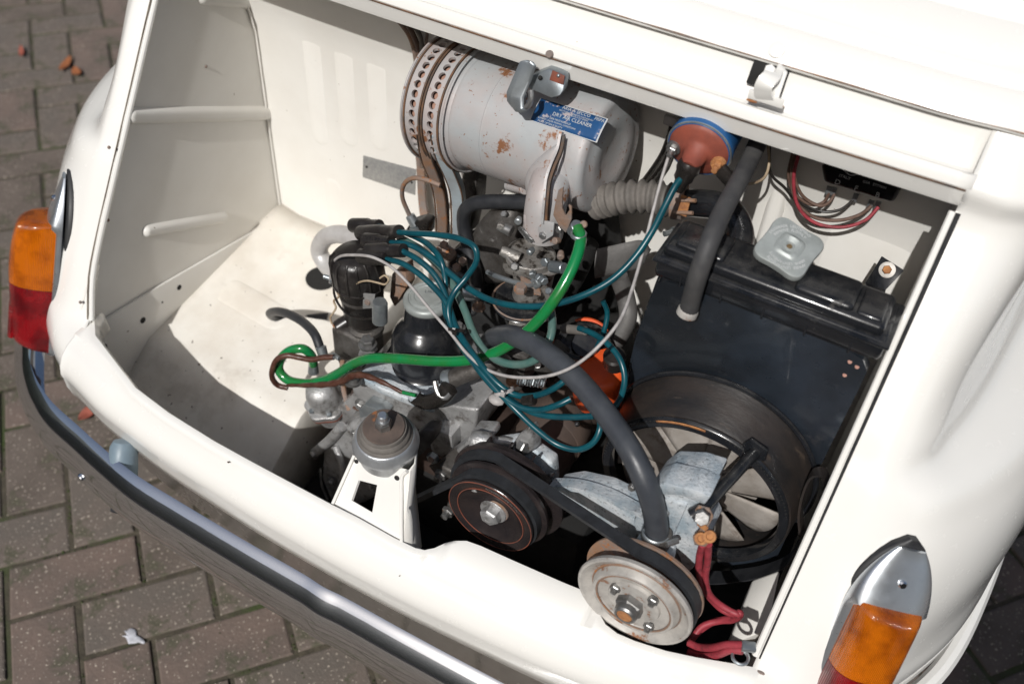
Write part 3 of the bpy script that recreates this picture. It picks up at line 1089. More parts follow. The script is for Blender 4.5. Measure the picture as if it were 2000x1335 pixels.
# bumper
TOP = [UZ(*p, .418) for p in ((57, 682), (68, 727), (84, 757), (105, 785), (157, 832), (196, 867), (266, 924), (350, 976), (490, 1059), (600, 1122), (775, 1211), (950, 1295))]
left = [V((-.172, .56, .418)), V((-.165, .46, .418)), V((-.140, .37, .418)), V((-.105, .30, .418))]
bp = left + [p for p in TOP if p.x > -.075 and p.x < XM - .02]
bp = bp + [V((XM, bp[-1].y - .0015, .418))]
bp = bp + [V((2 * XM - p.x if p.x > .10 else xr(p.x), p.y, p.z)) for p in bp[-2::-1] if p.x > -.085]
sect = [(.005, -.001), (.0085, -.0025), (.0135, -.0065), (.0185, -.0112), (.0230, -.0165), (.0262, -.0210), (.0288, -.0262), (.0310, -.0320), (.0328, -.0385), (.0342, -.0460), (.0352, -.0540), (.0354, -.0630), (.0345, -.071), (.031, -.078), (.025, -.084), (.016, -.088), (.006, -.090),
        (.006, -.087), (.016, -.085), (.023, -.081), (.028, -.075), (.0315, -.066), (.0325, -.054), (.0315, -.046), (.029, -.037), (.026, -.030), (.0215, -.022), (.015, -.0140), (.007, -.0070)]
bp = [V((p.x, p.y + .004, p.z)) for p in bp]
PB = spline(bp, 8)
gb = G()
rowsb = []
for i, p in enumerate(PB):
    t = (PB[min(i + 1, len(PB) - 1)] - PB[max(i - 1, 0)])
    n = V((t.y, -t.x, 0)).normalized()
    rowsb.append([p + n * a + V((0, 0, b)) for a, b in sect])
gb.grid(rowsb, wrap=True)
bumper = part(car, "rear_bumper", gb, M_chrome, label="chromed rear bumper blade curving round the tail", angle=60)
def projpx(p):
    d = p - CAM
    return V((FPX * d.dot(RX) / d.dot(RF) + 1000, FPX * d.dot(RD) / d.dot(RF) + 667.5))


best = None
for i_ in range(1, len(PB) - 1):
    t_ = PB[i_ + 1] - PB[i_ - 1]
    n_ = V((t_.y, -t_.x, 0)).normalized()
    q_ = PB[i_] + n_ * .0352 + V((0, 0, -.056))
    e_ = (projpx(q_) - V((163, 933))).length
    if best is None or e_ < best[0]:
        best = (e_, q_, n_)
part(bumper, "bumper_bolt", G().lathe(best[1], best[2], [(-.004, .0072), (.0005, .0072), (.003, .006), (.0045, .003), (.0048, .001)], 16), M_chrome)
part(bumper, "bracket_end", G().cyl(UZ(219, 992, .325), UZ(252, 1003, .325), .005, .004, 10, bev=.001), M_rubber)
part(car, "bumper_mount", G().lathe(UZ(240, 905, .40), V((-.12, .30, .45)), [(-.018, .019), (.0, .0185), (.022, .017), (.030, .013), (.032, .006)], 24), mat("blue_grey_paint", (.20, .27, .31), (.15, .20, .24), rough=.45, s1=20))
part(car, "bumper_bracket", G().box(V((-.035, .32, .37)), (.012, .12, .05), rot=Matrix.Rotation(-.6, 3, 'Z'), bev=.002), M_rust)


# tail lights
def tail_light(sg):
    """sg = +1 right lamp; the left one mirrors it about the car's centre plane"""
    def mx(p):
        return V((p.x, p.y, p.z)) if sg > 0 else V((2 * XM - p.x - .015, p.y + .004, p.z - .010))
    T = V((1.107, .334, .645))
    B = V((1.110, .236, .414))
    up = (T - B).normalized()
    out = V((.38, -.90, .22)) if sg > 0 else V((.66, -.74, .16))
    out = (out - up * out.dot(up)).normalized()
    sd = up.cross(out).normalized()
    if sd.x < 0:
        sd = -sd
    H = (T - B).length

    def hw(s, W):       # half width down the lamp, s from 0 at the tip
        a = min(1.0, (s + .05) / .33)
        v = max(0.0, math.sin(max(a, 0.0) * math.pi / 2)) ** .62
        b = max(0.0, min(1.0, (1.03 - s) / .05))
        return W * v * (b ** .4 if b < 1 else 1)

    def shell(s0, s1, W, prof, n=26, base=0.0, squash=1.0, rnd=False):
        rows = []
        for i in range(n + 1):
            s = s0 + (s1 - s0) * i / n
            c = T - up * (H * s)
            w = max(hw(s, W), .0005)
            h = prof(s)
            if rnd:
                q = (s - (s0 + s1) / 2) / ((s1 - s0) / 2) * (-1 if rnd == 'top' else 1)
                q = max(0.0, q)
                h *= max(0.0, 1 - q ** 9) ** .5 * .9 + .1
            r = []
            for k in range(17):
                a = math.pi * k / 16
                ca, sa = math.cos(a), math.sin(a)
                e = .72 if rnd else .62
                r.append(mx(c - sd * (w * math.copysign(abs(ca) ** e, ca)) + out * (base + h * sa ** e * squash)))
            rows.append(r)
        g = G().grid(rows)
        k = len(g.v)
        m = 17
        g.f.append(tuple(range(m)))
        g.f.append(tuple(range(n * m, n * m + m)))
        for i in range(n):
            g.f.append((i * m, (i + 1) * m, (i + 1) * m + m - 1, i * m + m - 1))
        return g
    nm = "tail_light"
    LX = 1.0 if sg > 0 else 1.75
    SPL = .535 if sg > 0 else .60
    body = part(car, nm, shell(-.045, 1.03, .0435, lambda s: .006, base=-.010, squash=1.6), M_gasket, label="tail light with amber and red lenses, %s of the engine bay" % ("right" if sg > 0 else "left"))
    part(body, "chrome_bezel", shell(-.012, 1.01, .0400, lambda s: .004 + .016 * min(1, max(0, s) / .24) if s < .26 else .011, base=.0005, squash=1.0, n=44), M_chromes, angle=45)
    part(body, "amber_lens", shell(.215, SPL, .0335 + .004 * (LX - 1), lambda s: (.030 + .004 * math.sin((s - .25) * 6)) * LX, base=.003, rnd='top'), M_amber, angle=50)
    part(body, "red_lens", shell(SPL + .003, .985, .0335 + .004 * (LX - 1), lambda s: (.030 + .004 * math.sin((SPL - .25) * 6) - .010 * max(0, s - SPL)) * LX, base=.003, rnd='bot'), M_redl, angle=50)
    part(body, "reflector_core", shell(.30, .58, .018, lambda s: .012, base=.002), M_chromes)
    q = T - up * (H * .12)
    part(body, "bezel_screw", G().lathe(mx(q + out * .0135), (lambda v: V((v.x * sg, v.y, v.z)))(out), [(-.004, .0042), (.0008, .0042), (.002, .003), (.002, .001)], 14), M_chrome)
    part(body, "reflector", shell(.74, .93, .019, lambda s: .006 + (.0012 if int(s * 100) % 2 else 0), base=.030 * LX, n=38), M_redl, angle=20)
    return body


tail_light(1)
tail_light(-1)

# ------------------------------------------------------------------ things in the bay
NY = V((0, -1, 0))
ZU = V((0, 0, 1))


def bolt(parent, px, py, y, d, r, h, m=None, washer=None, name="bolt", rot=0.3):
    p = U(px, py, y)
    g = G().hexb(p, d, r, h, rot)
    if washer:
        g.lathe(p, d, [(-.001, washer), (.0012, washer), (.0014, r)], 18)
    return part(parent, name, g, m or M_steel, angle=25)


# ---- radiator
rad = thing("radiator", (.89, .45, .40), "black car radiator with top tank, cowl and filler neck at the right of the bay", "radiator")
CW = [(.782, .40), (.786, .60), (.783, .70), (.792, .790), (.873, .797), (.996, .791), (1.006, .780), (1.004, .66), (1.002, .40)]
FC = (.894, .583)
part(rad, "cowl_panel", hole_plate(rounded(CW, .012), FC, .104, 120, .012, yv=.400), M_cowl, angle=40)
part(rad, "core", G().box(V((.893, .47, .57)), (.215, .05, .42), bev=0), M_dark)
part(rad, "cowl_side", G().prism([V((.783, .404, .70)), V((.792, .404, .786)), V((.786, .45, .786)), V((.775, .47, .6)), V((.78, .404, .42))], V((-.002, 0, 0))), M_cowl)
capc = V((0, 0, 0))
CAPM = Matrix.Translation(U(1541, 483, .440)) @ Matrix.Rotation(math.radians(20), 4, "X") @ Matrix.Rotation(math.radians(6), 4, "Y")
tank = part(rad, "top_tank", G().box(V((.899, .4285, .8060)), (.224, .062, .024), bev=.004).box(V((.897, .430, .822)), (.216, .054, .014), bev=.006, seg=3), M_black, angle=50)
part(tank, "tank_flange", G().box(V((.899, .4275, .8150)), (.231, .068, .0035), bev=.0015), M_black)
part(tank, "tank_raised_panel", G().box(V((.945, .430, .829)), (.056, .044, .012), bev=.0055, seg=3), M_black)
part(tank, "tank_raised_panel", G().box(V((.988, .430, .828)), (.024, .042, .007), bev=.003, seg=3), M_black)
part(tank, "tank_raised_panel", G().box(V((.823, .428, .829)), (.050, .040, .010), bev=.0045, seg=3), M_black)
part(tank, "filler_neck", G().lathe(CAPM @ V((0, 0, -.034)), CAPM.to_3x3() @ ZU, [(-.004, .027), (.006, .024), (.016, .021), (.030, .021)], 28), M_black)
for k in range(5):
    part(rad, "front_pleat", G().box(V((.815 + k * .042, .3985, .7985)), (.0022, .003, .014), bev=.0008), M_black)
part(rad, "front_step", G().box(V((.8965, .4015, .7945)), (.214, .004, .0035), bev=.001), M_black)
br = part(rad, "mounting_bracket", G().prism([U(1690, 552, .560), U(1722, 500, .574), U(1766, 528, .570), U(1730, 566, .552), U(1722, 600, .52), U(1688, 575, .53)], V((0, .0025, -.0015)), bev=.0008), M_black)
part(br, "washer", G().lathe(U(1733, 527, .566), V((-.1, -.75, .6)), [(0, .0085), (.0015, .0085), (.002, .006)], 20), M_pumppul)
part(br, "bolt", G().hexb(U(1733, 527, .565), V((-.1, -.75, .6)), .0048, .006), M_rustf)
for (px, py) in ((1660, 706), (1674, 716), (1650, 732)):
    part(rad, "paint_chip", G().cyl(U(px, py, .4003), U(px, py, .3993), .0021, seg=8), mat("pink_primer", (.42, .24, .19), (.35, .18, .14), rough=.8))
# fan shroud
def ringy(y, r, n=72, c0=(.8925, .560, .352), c1=(.894, .583, .402)):
    t = (y - c0[2]) / (c1[2] - c0[2])
    cx = c0[0] + (c1[0] - c0[0]) * t
    cz = c0[1] + (c1[1] - c0[1]) * t
    return [V((cx + math.cos(2 * math.pi * k / n) * r, y, cz + math.sin(2 * math.pi * k / n) * r)) for k in range(n)]


sh = part(rad, "fan_shroud", G().grid([ringy(.402, .1145), ringy(.398, .1135), ringy(.392, .1115), ringy(.360, .1095), ringy(.356, .1085), ringy(.356, .1065), ringy(.40, .106)], wrap=True), M_shroud, angle=50)
part(sh, "shroud_base_bead", G().tube(ringy(.3965, .1165), .0030, 8, raw=True, closed=True), M_black)
part(sh, "shroud_front_ring", G().grid([ringy(.357, .1065), ringy(.3535, .1065), ringy(.3520, .1050), ringy(.3515, .0975), ringy(.3525, .0968), ringy(.362, .0968)], wrap=True), M_black, angle=40)
R_ = ringy(.3523, .1050, 132)
gs = G()
for k in range(6, 66):
    if k % 1 == 0:
        a, b = R_[k], R_[k + 1]
        gs.ball(a.lerp(b, .5), .0011, 6)
part(sh, "stitch_holes", gs, M_dark, kind="stuff")
part(sh, "rusty_stitch_band", G().grid([[p + V((0, -.0006, 0)) for p in ringy(.3522, .1062, 132)[34:46]], [p + V((0, -.0006, 0)) for p in ringy(.3522, .1030, 132)[34:46]]]), M_rustf, solid=.0003)
part(rad, "shroud_loop_strap", G().bar(P3([(1566, 1040, .36), (1563, 1000, .365), (1572, 955, .37), (1588, 925, .375), (1606, 922, .38), (1614, 938, .385), (1610, 950, .388)]), .012, .0025, (0, 1, 0)), M_shroud)
part(rad, "lower_strap", G().bar(P3([(1556, 1066, .37), (1540, 1092, .37), (1500, 1112, .37), (1440, 1124, .37), (1380, 1126, .37), (1345, 1110, .372)]), .020, .002, (0, 1, 0)), M_rubber)

# ---- radiator cap
ar = .36


def cap_ring(r, z, n=64):
    out = []
    for k in range(n):
        a = 2 * math.pi * k / n
        q = r * (1 + (.135 * math.cos(4 * (a - ar - .25)) + .02 * math.cos(8 * (a - ar - .25))) * min(1, r / .026))
        out.append(capc + V((math.cos(a) * q, math.sin(a) * q, z)))
    return out


g = G().grid([cap_ring(.0265, -.0065), cap_ring(.0285, -.006), cap_ring(.0290, -.001), cap_ring(.0282, .0012), cap_ring(.0265, .0018), cap_ring(.0140, .0020), cap_ring(.0128, .0032), cap_ring(.0100, .0042), cap_ring(.0072, .0030), cap_ring(.0050, .0022), cap_ring(.0042, .0034), cap_ring(.0034, .0034), cap_ring(.0022, .0012)], wrap=True)
g.f.append(tuple(range(len(g.v) - 64, len(g.v))))
for _v in g.v:
    _v[:] = CAPM @ _v
cap = part(rad, "radiator_cap", g, mat("galvanised", (.36, .385, .375), (.27, .29, .28), (.5, .52, .50), thr=.66, rough=.42, metal=.25, s1=40, s3=60), angle=40)
part(cap, "rivet", G().lathe(CAPM @ V((0, 0, .0012)), CAPM.to_3x3() @ ZU, [(0, .0028), (.0012, .0024), (.0014, .001)], 14), mat("brass_rivet", (.42, .33, .18), (.3, .2, .1), rough=.4, metal=.7))
for txt, rr_, rot in (("DESSERRER  LENTEMENT", .0222, .35), ("REMOVE  SLOWLY", .0178, .35), ("APRIRE  LENTAMENTE", -.0232, .2), ("ABRIR  LENTAMENTE", -.0190, .2)):
    cap_rot = rot if rr_ > 0 else rot + math.pi
    part(cap, "embossed_lettering", text_g(txt, .0040, (lambda rd, cr: (lambda x, y, z: CAPM @ V((math.cos(math.pi / 2 - x / rd + cr) * (rd + y), math.sin(math.pi / 2 - x / rd + cr) * (rd + y), .0021 + z))))(abs(rr_), cap_rot), .0002), M_print)

# ---- fan
fan = thing("cooling_fan", (.893, .39, .46), "dusty grey cast cooling fan turning inside the radiator shroud", "fan")
fc = V((.893, .378, .567))
part(fan, "fan_hub", G().lathe(fc + V((0, .012, 0)), NY, [(0, .063), (.003, .065), (.008, .056), (.013, .044), (.019, .036), (.022, .020), (.022, .006)], 48), M_fan, angle=60)
for k in range(8):
    a0 = 2 * math.pi * k / 8 + .42
    rows = []
    for i in range(7):
        r = .034 + (.0955 - .034) * i / 6
        wid = .66 - .04 * (i / 6)
        row = []
        for j in range(9):
            t = j / 8 - .5
            a = a0 + t * wid * 2 * .62
            y = -.009 * t * 2 * (.2 + .8 * i / 6) - .006 * (1 - (2 * t) ** 2) * (i / 6) + .004
            row.append(fc + V((math.cos(a) * r, y - .010 * (1 - i / 6), math.sin(a) * r)))
        rows.append(row)
    part(fan, "fan_blade", G().grid(rows), M_fan, angle=60, solid=.0022)

# ---- water pump
pump = thing("water_pump", U(1310, 1040, .26), "frosty grey cast aluminium water pump with a long mounting arm, before the fan", "water pump")
pb = part(pump, "pump_body", G().prism(P3([(1268, 962, .262), (1290, 946, .262), (1345, 950, .262), (1388, 964, .262), (1362, 992, .262), (1352, 1012, .262), (1378, 1062, .262), (1352, 1112, .262), (1336, 1124, .262), (1296, 1098, .262), (1250, 1068, .262), (1236, 1020, .262), (1252, 985, .262)]), V((0, .050, .0)), bev=.0028, seg=2), M_alulight, angle=28)
part(pb, "pump_flange", G().prism(P3([(1272, 952, .258), (1296, 943, .258), (1352, 955, .258), (1388, 970, .258), (1376, 986, .258), (1330, 968, .258), (1284, 966, .258)]), V((0, .03, 0)), bev=.002), M_alulight)
part(pb, "pump_web", G().prism(P3([(1296, 975, .2585), (1342, 986, .2585), (1314, 1050, .2585), (1286, 1040, .2585)]), V((0, .01, 0)), bev=.002), M_alulight)
part(pb, "bearing_housing", G().lathe(V((.890, .262, .560)), NY, [(-.01, .028), (.010, .026), (.026, .022), (.040, .020)], 28), M_aludark)
part(pump, "mounting_arm", G().prism(P3([(1086, 950, .285), (1125, 944, .283), (1185, 958, .278), (1246, 988, .272), (1262, 1010, .270), (1254, 1066, .268), (1205, 1038, .272), (1150, 1006, .278), (1092, 990, .284)]), V((0, .022, 0)), bev=.0028, seg=2), M_alulight, angle=28)
part(pump, "arm_rib", G().bar(P3([(1080, 945, .282), (1130, 948, .279), (1190, 966, .274), (1240, 992, .267), (1262, 1000, .262)]), .006, .014, (0, 0, 1)), M_alulight)
part(pump, "hose_neck", G().cyl(U(1281, 1062, .250), U(1281, 1062, .250) + V((0, -.001, .024)), .0135, .013, 24, bev=.001), M_aludark)
part(pump, "neck_collar", G().lathe(U(1281, 1066, .251), ZU, [(-.004, .021), (.002, .020), (.006, .017)], 24), M_alulight)
bolt(pump, 1371, 1008, .246, V((.15, -.75, .6)), .0078, .008, M_steel, rot=.1)
part(pump, "rusty_tab", G().prism(P3([(1350, 1005, .2530), (1362, 990, .2535), (1384, 996, .2535), (1392, 1012, .252), (1380, 1035, .249), (1392, 1052, .246), (1378, 1068, .245), (1356, 1064, .246), (1352, 1048, .248), (1368, 1034, .250)]), V((0, .003, .001)), bev=.0008), M_rust)
part(pump, "rust_stain", G().prism(P3([(1358, 1000, .2522), (1362, 1024, .2508), (1378, 1036, .2480), (1384, 1030, .2485), (1372, 1018, .2512)]), V((0, -.0006, 0))), M_rustf)
for (px, py) in ((1370, 1050), (1387, 1046)):
    part(pump, "cable_terminal", G().lathe(U(px, py, .2440), V((0, -.75, .65)), [(0, .0062), (.004, .006), (.0042, .0035), (.0025, .0030)], 16), M_rustf)
part(pump, "support_strut", G().tube(P3([(1352, 1006, .254), (1374, 990, .262), (1420, 942, .300), (1462, 896, .338), (1474, 884, .350)]), lambda t: .0072 - .001 * math.sin(t * 3.1), 14), M_black)
part(pump, "strut_foot", G().prism(P3([(1448, 868, .3515), (1466, 858, .3515), (1500, 882, .3515), (1494, 902, .3495), (1478, 898, .346), (1456, 888, .349)]), V((0, .004, 0)), bev=.0015), M_black)
for (px, py, y, r) in ((1236, 948, .266, .004), (1302, 1000, .2575, .0032), (1250, 1006, .268, .004)):
    bolt(pump, px, py, y, NY, r, .005)

# ---- water pump pulley
pc = V((.891, .205, .552))
pul = thing("pump_pulley", pc, "bare rusty-rimmed pulley with a big hex nut, lower right beside the apron lip", "pulley")
part(pul, "front_disc", G().lathe(pc, NY, [(-.004, .0610), (.0005, .0622), (.0028, .0612), (.0026, .0585), (-.0010, .0550), (-.0050, .0490), (-.0050, .0475), (.0010, .0455), (.0045, .0435), (.0042, .0410), (.0012, .0385), (.0002, .0300), (.0002, .0285), (.0030, .0275), (.0034, .0262), (.0034, .010), (.0034, .001)], 72, cap=False), M_pumppul, angle=32)
part(pul, "dark_groove", G().lathe(pc, NY, [(-.0046, .0488), (-.0044, .0476), (-.0030, .0470)], 64, cap=False), M_rust)
part(pul, "rust_ring", G().tube([pc + V((math.cos(a) * .0400, -.0036, math.sin(a) * .0400)) for a in [k * math.pi / 30 for k in range(60)]], .0011, 6, raw=True, closed=True), M_rust)
part(pul, "belt_groove", G().lathe(pc, NY, [(-.022, .052), (-.016, .0465), (-.010, .0465), (-.004, .0600)], 64, cap=False), M_rust, angle=40)
part(pul, "rear_flange", G().lathe(pc, NY, [(-.028, .058), (-.027, .0635), (-.024, .0640), (-.022, .052), (-.022, .03)], 64), M_rust, angle=40)
part(pul, "hex_nut", G().hexb(pc + V((-.002, -.003, -.001)), NY, .0150, .010, .2).lathe(pc + V((-.002, -.0125, -.001)), NY, [(0, .0125), (.006, .012), (.008, .0105), (.008, .0085), (.006, .008)], 24), M_steel, angle=25)
part(pul, "nut_core", G().lathe(pc + V((-.002, -.0175, -.001)), NY, [(0, .0085), (.0024, .008), (.0024, .001)], 20), M_rustf)
for a in (1.05, 2.62, -.9):
    q = pc + V((math.cos(a) * .0285 + .004, -.0025, math.sin(a) * .0285 - .001))
    part(pul, "stud_nut", G().hexb(q, NY, .0056, .005, .4).lathe(q, NY, [(0, .0034), (.0085, .0032), (.009, .001)], 12), M_steel, angle=25)

# ---- dynamo and its pulley
dx, dz = .700, .508
dyn = thing("dynamo", (dx, .38, .45), "brown painted dynamo with aluminium end plate in the middle of the engine", "dynamo")
part(dyn, "dynamo_barrel", G().lathe(V((dx - .002, .500, dz - .028)), NY, [(0, .040), (.002, .0435), (.165, .0435), (.168, .042)], 56), M_brown)
part(dyn, "barrel_cover_band", G().lathe(V((dx - .002, .440, dz - .028)), NY, [(0, .0440), (.001, .0446), (.040, .0446), (.041, .0440)], 56), M_brown)
part(dyn, "end_plate", G().lathe(V((dx, .335, dz - .020)), NY, [(0, .046), (.004, .0505), (.016, .0515), (.028, .046), (.036, .036)], 48), M_alu)
part(dyn, "upper_lug", G().prism(P3([(922, 842, .305), (958, 845, .305), (962, 856, .305), (944, 880, .303), (906, 902, .300), (866, 912, .298), (862, 900, .298), (905, 868, .302)]), V((0, .022, 0)), bev=.003, seg=3), M_alu)
part(dyn, "lug_bearing", G().lathe(U(941, 862, .292), V((.95, .25, .1)), [(-.012, .010), (-.008, .0125), (.008, .0125), (.012, .010)], 20), M_alu)
part(dyn, "pivot_bolt", G().cyl(U(940, 860, .300), U(1016, 866, .320), .0065, seg=16), M_alu)
part(dyn, "right_lug", G().prism(P3([(1000, 866, .300), (1012, 848, .302), (1032, 834, .302), (1040, 860, .302), (1040, 880, .302), (1022, 892, .300), (1004, 884, .300)]), V((.004, .016, 0)), bev=.003, seg=3), M_alu)
bolt(dyn, 1019, 868, .302, V((.9, -.35, .2)), .0088, .009, M_steel)
part(dyn, "brush_cover", G().prism(P3([(960, 868, .310), (1000, 862, .312), (1040, 878, .312), (1078, 905, .310), (1082, 950, .306), (1056, 930, .300), (1010, 895, .302), (960, 884, .305)]), V((0, .018, 0)), bev=.004, seg=3), M_alulight)
for (px, py, y) in ((858, 930, .278), (872, 1003, .262)):
    q = U(px, py, y)
    part(dyn, "adjuster_lug", G().box(q + V((.006, .016, .004)), (.020, .022, .018), bev=.004, seg=3), M_aludark)
    part(dyn, "bolt", G().hexb(q + V((0, .006, 0)), NY, .0080, .006).lathe(q, NY, [(-.004, .0048), (.006, .0046), (.007, .002)], 14), M_steel, angle=25)
part(dyn, "adjuster_strap", G().bar(P3([(846, 915, .30), (866, 905, .298), (895, 880, .302)]), .012, .004, (0, 0, 1)), M_aludark)
part(dyn, "screw", G().ball(U(1134, 812, .41), .004, 8), M_zinc)
part(dyn, "screw", G().ball(U(1127, 828, .405), .0035, 8), M_zinc)

dp = V((dx + .006, .240, dz + .010))
dpu = thing("dynamo_pulley", dp, "dark twin-groove pulley with thin red rings round its dished face", "pulley")
part(dpu, "front_disc", G().lathe(dp, NY, [(-.003, .0525), (.0010, .0535), (.0022, .0525), (.0018, .0500), (.0010, .0425), (-.001, .0405), (-.0070, .031), (-.0100, .023), (-.0090, .017), (-.0065, .0150), (-.0065, .001)], 64, cap=False), M_pulley, angle=45)
for r in (.0524, .0418):
    part(dpu, "red_ring", G().tube([dp + V((math.cos(a) * r, -.0020 if r > .05 else -.0010, math.sin(a) * r)) for a in [k * math.pi / 32 for k in range(64)]], .00055, 5, raw=True, closed=True), M_rustred)
part(dpu, "front_groove", G().lathe(dp, NY, [(-.017, .0585), (-.0165, .0475), (-.005, .0470), (-.003, .0525)], 64, cap=False), M_pulley, angle=35)
part(dpu, "middle_flange", G().lathe(dp, NY, [(-.024, .060), (-.022, .0618), (-.018, .0620), (-.0165, .0595), (-.0165, .04)], 64), M_pulley, angle=35)
part(dpu, "rear_groove", G().lathe(dp, NY, [(-.036, .058), (-.030, .0555), (-.024, .0575)], 64, cap=False), M_pulley, angle=35)
part(dpu, "rear_flange", G().lathe(dp, NY, [(-.046, .066), (-.044, .0700), (-.038, .0705), (-.036, .066), (-.036, .04)], 64), M_pulley, angle=35)
part(dpu, "hex_nut", G().hexb(dp + V((0, .0065, 0)), NY, .0118, .012, .3), M_alu, angle=25)
part(dpu, "shaft_end", G().lathe(dp + V((0, -.002, 0)), NY, [(0, .0075), (.004, .0072), (.0045, .005), (.002, .0045), (.002, .001)], 20), M_alu)
part(dpu, "hub_ring", G().lathe(dp + V((0, .0065, 0)), NY, [(0, .0165), (.0012, .0160), (.0014, .009)], 32), M_alu)
part(dpu, "nut_washer", G().lathe(dp + V((.003, .0085, .002)), NY, [(0, .0155), (.0016, .015), (.0018, .008)], 24), M_rust)
part(dpu, "key_mark", G().ball(dp + V((-.026, .0055, .022)), .003, 8, (1.6, .5, .8)), M_alu)
for k in range(8):
    a = math.pi / 2 + .5 - k * .42
    part(dpu, "cooling_vane", G().box(dp + V((math.cos(a) * .064, .049, math.sin(a) * .064)), (.012, .009, .003), rot=Matrix.Rotation(-a, 3, 'Y'), bev=.001), M_pulley)
part(dpu, "stamped_lettering", text_g("RUGGERI MADE IN ITALY", .0042, lambda x, y, z: dp + V((math.cos(math.pi / 2 - x / .047 - .35) * (.047 + y), -.0016 - z, math.sin(math.pi / 2 - x / .047 - .35) * (.047 + y))), .0001), M_steel)

# ---- belts
def belt_path(c0, r0, c1, r1, y0, y1, a0, a1, b0, b1):
    pts = []
    for k in range(13):
        a = a0 + (a1 - a0) * k / 12
        pts.append(V((c0[0] + math.cos(a) * r0, y0, c0[1] + math.sin(a) * r0)))
    q = []
    for k in range(13):
        a = b0 + (b1 - b0) * k / 12
        q.append(V((c1[0] + math.cos(a) * r1, y1, c1[1] + math.sin(a) * r1)))
    mid = [pts[-1].lerp(q[0], t) for t in (.15, .3, .45, .6, .75, .9)]
    return pts + mid + q


# upper run tangent to both pulleys
bp0, bp1 = (dp.x, dp.z), (pc.x, pc.z)
vx, vz = bp1[0] - bp0[0], bp1[1] - bp0[1]
tang = math.atan2(vz, vx) + math.pi / 2
path = belt_path(bp0, .0635, bp1, .0600, .270, .220, tang + 2.4, tang, tang, tang - 2.9)
solo("fan_belt", G().sweep(path, [(-.0055, -.0025), (.0055, -.0025), (.0062, .0032), (-.0062, .0032)], (0, 1, 0), raw=True), M_belt,
     "black rubber belt running from the dark pulley down to the bare pulley", "belt", "drive belts")
pth = [dp + V((math.cos(a) * .0535, .011, math.sin(a) * .0535)) for a in [-.9 + k * (math.pi / 2 + .72 + .9) / 20 for k in range(21)]]
pth += [pth[-1].lerp(U(808, 976, .262), t) for t in (.25, .5, .75, 1)] + [U(700, 1020, .27) + V((0, .02, -.1))]
solo("crank_belt", G().sweep(pth, [(-.0055, -.0025), (.0055, -.0025), (.0060, .0035), (-.0060, .0035)], (0, 1, 0), raw=True), M_belt,
     "short toothed black belt leaving the dark pulley to the left", "belt", "drive belts")

# ---- engine block and head
eng = thing("engine_block", (.54, .42, .25), "oily cast engine block and grey cylinder head standing in the bay", "engine")
part(eng, "dark_sump_fill", G().box(V((.60, .47, .29)), (.36, .24, .16), bev=.01), M_dark)  # dark box added so nothing bright shows beneath the engine
part(eng, "crankcase", G().prism(P3([(682, 764, .352), (700, 792, .352), (880, 862, .352), (938, 872, .352), (975, 900, .352), (960, 985, .352), (700, 985, .352), (640, 930, .352)]), V((0, .20, 0)), bev=.006), mat("dark_brown_iron", (.055, .038, .032), (.08, .055, .045), rough=.5, metal=.3, s1=30, bump=.4))
hd = part(eng, "cylinder_head", G().prism(P3([(684, 742, .338), (740, 760, .338), (812, 790, .338), (880, 792, .338), (934, 800, .338), (926, 852, .338), (912, 874, .338), (870, 862, .338), (780, 826, .338), (692, 792, .338)]), V((0, .19, 0)), bev=.004, seg=3), M_alu, angle=45)
part(hd, "head_gasket", G().bar(P3([(690, 795, .335), (780, 830, .335), (870, 866, .335), (912, 878, .335)]), .003, .003, (0, 1, 0)), M_brownw)
top = UZ(800, 745, .523)
part(hd, "head_plate", G().prism([UZ(*p, .524) for p in ((694, 730), (735, 704), (800, 690), (905, 690), (985, 700), (978, 742), (962, 772), (900, 797), (838, 794), (790, 776), (740, 756))], V((0, 0, -.012)), bev=.003, seg=3), M_alulight, angle=45)
for (px, py, z) in ((916, 752, .526), (718, 672, .560), (690, 742, .525)):
    p = UZ(px, py, z)
    part(hd, "head_bolt", G().lathe(p, ZU, [(-.002, .0115), (.0015, .0115), (.002, .008)], 20).hexb(p, ZU, .0090, .010, .2), M_steel, angle=25)
part(hd, "water_outlet", G().tube(P3([(1000, 720, .37), (975, 700, .375), (935, 720, .36), (905, 730, .352), (880, 742, .345)]), .011, 16), M_aludark)
part(hd, "outlet_collar", G().lathe(U(876, 742, .344), V((-.8, -.3, -.5)), [(-.006, .0115), (-.004, .013), (.003, .013), (.005, .0115)], 24), M_zinc)
part(hd, "spark_plug_boot", G().tube(P3([(806, 774, .318), (826, 784, .316), (850, 782, .316), (868, 770, .320), (878, 756, .326)]), lambda t: .008 + .003 * t, 14), M_blackp)
part(hd, "boot_clip", G().tube(P3([(850, 744, .322), (852, 756, .318), (858, 770, .314), (870, 776, .314), (880, 768, .318)]), .0034, 8), M_steel)
part(hd, "boot_collar", G().lathe(U(812, 774, .318), V((-.9, -.1, .1)), [(-.003, .008), (.003, .0088), (.006, .007)], 16), M_alulight)
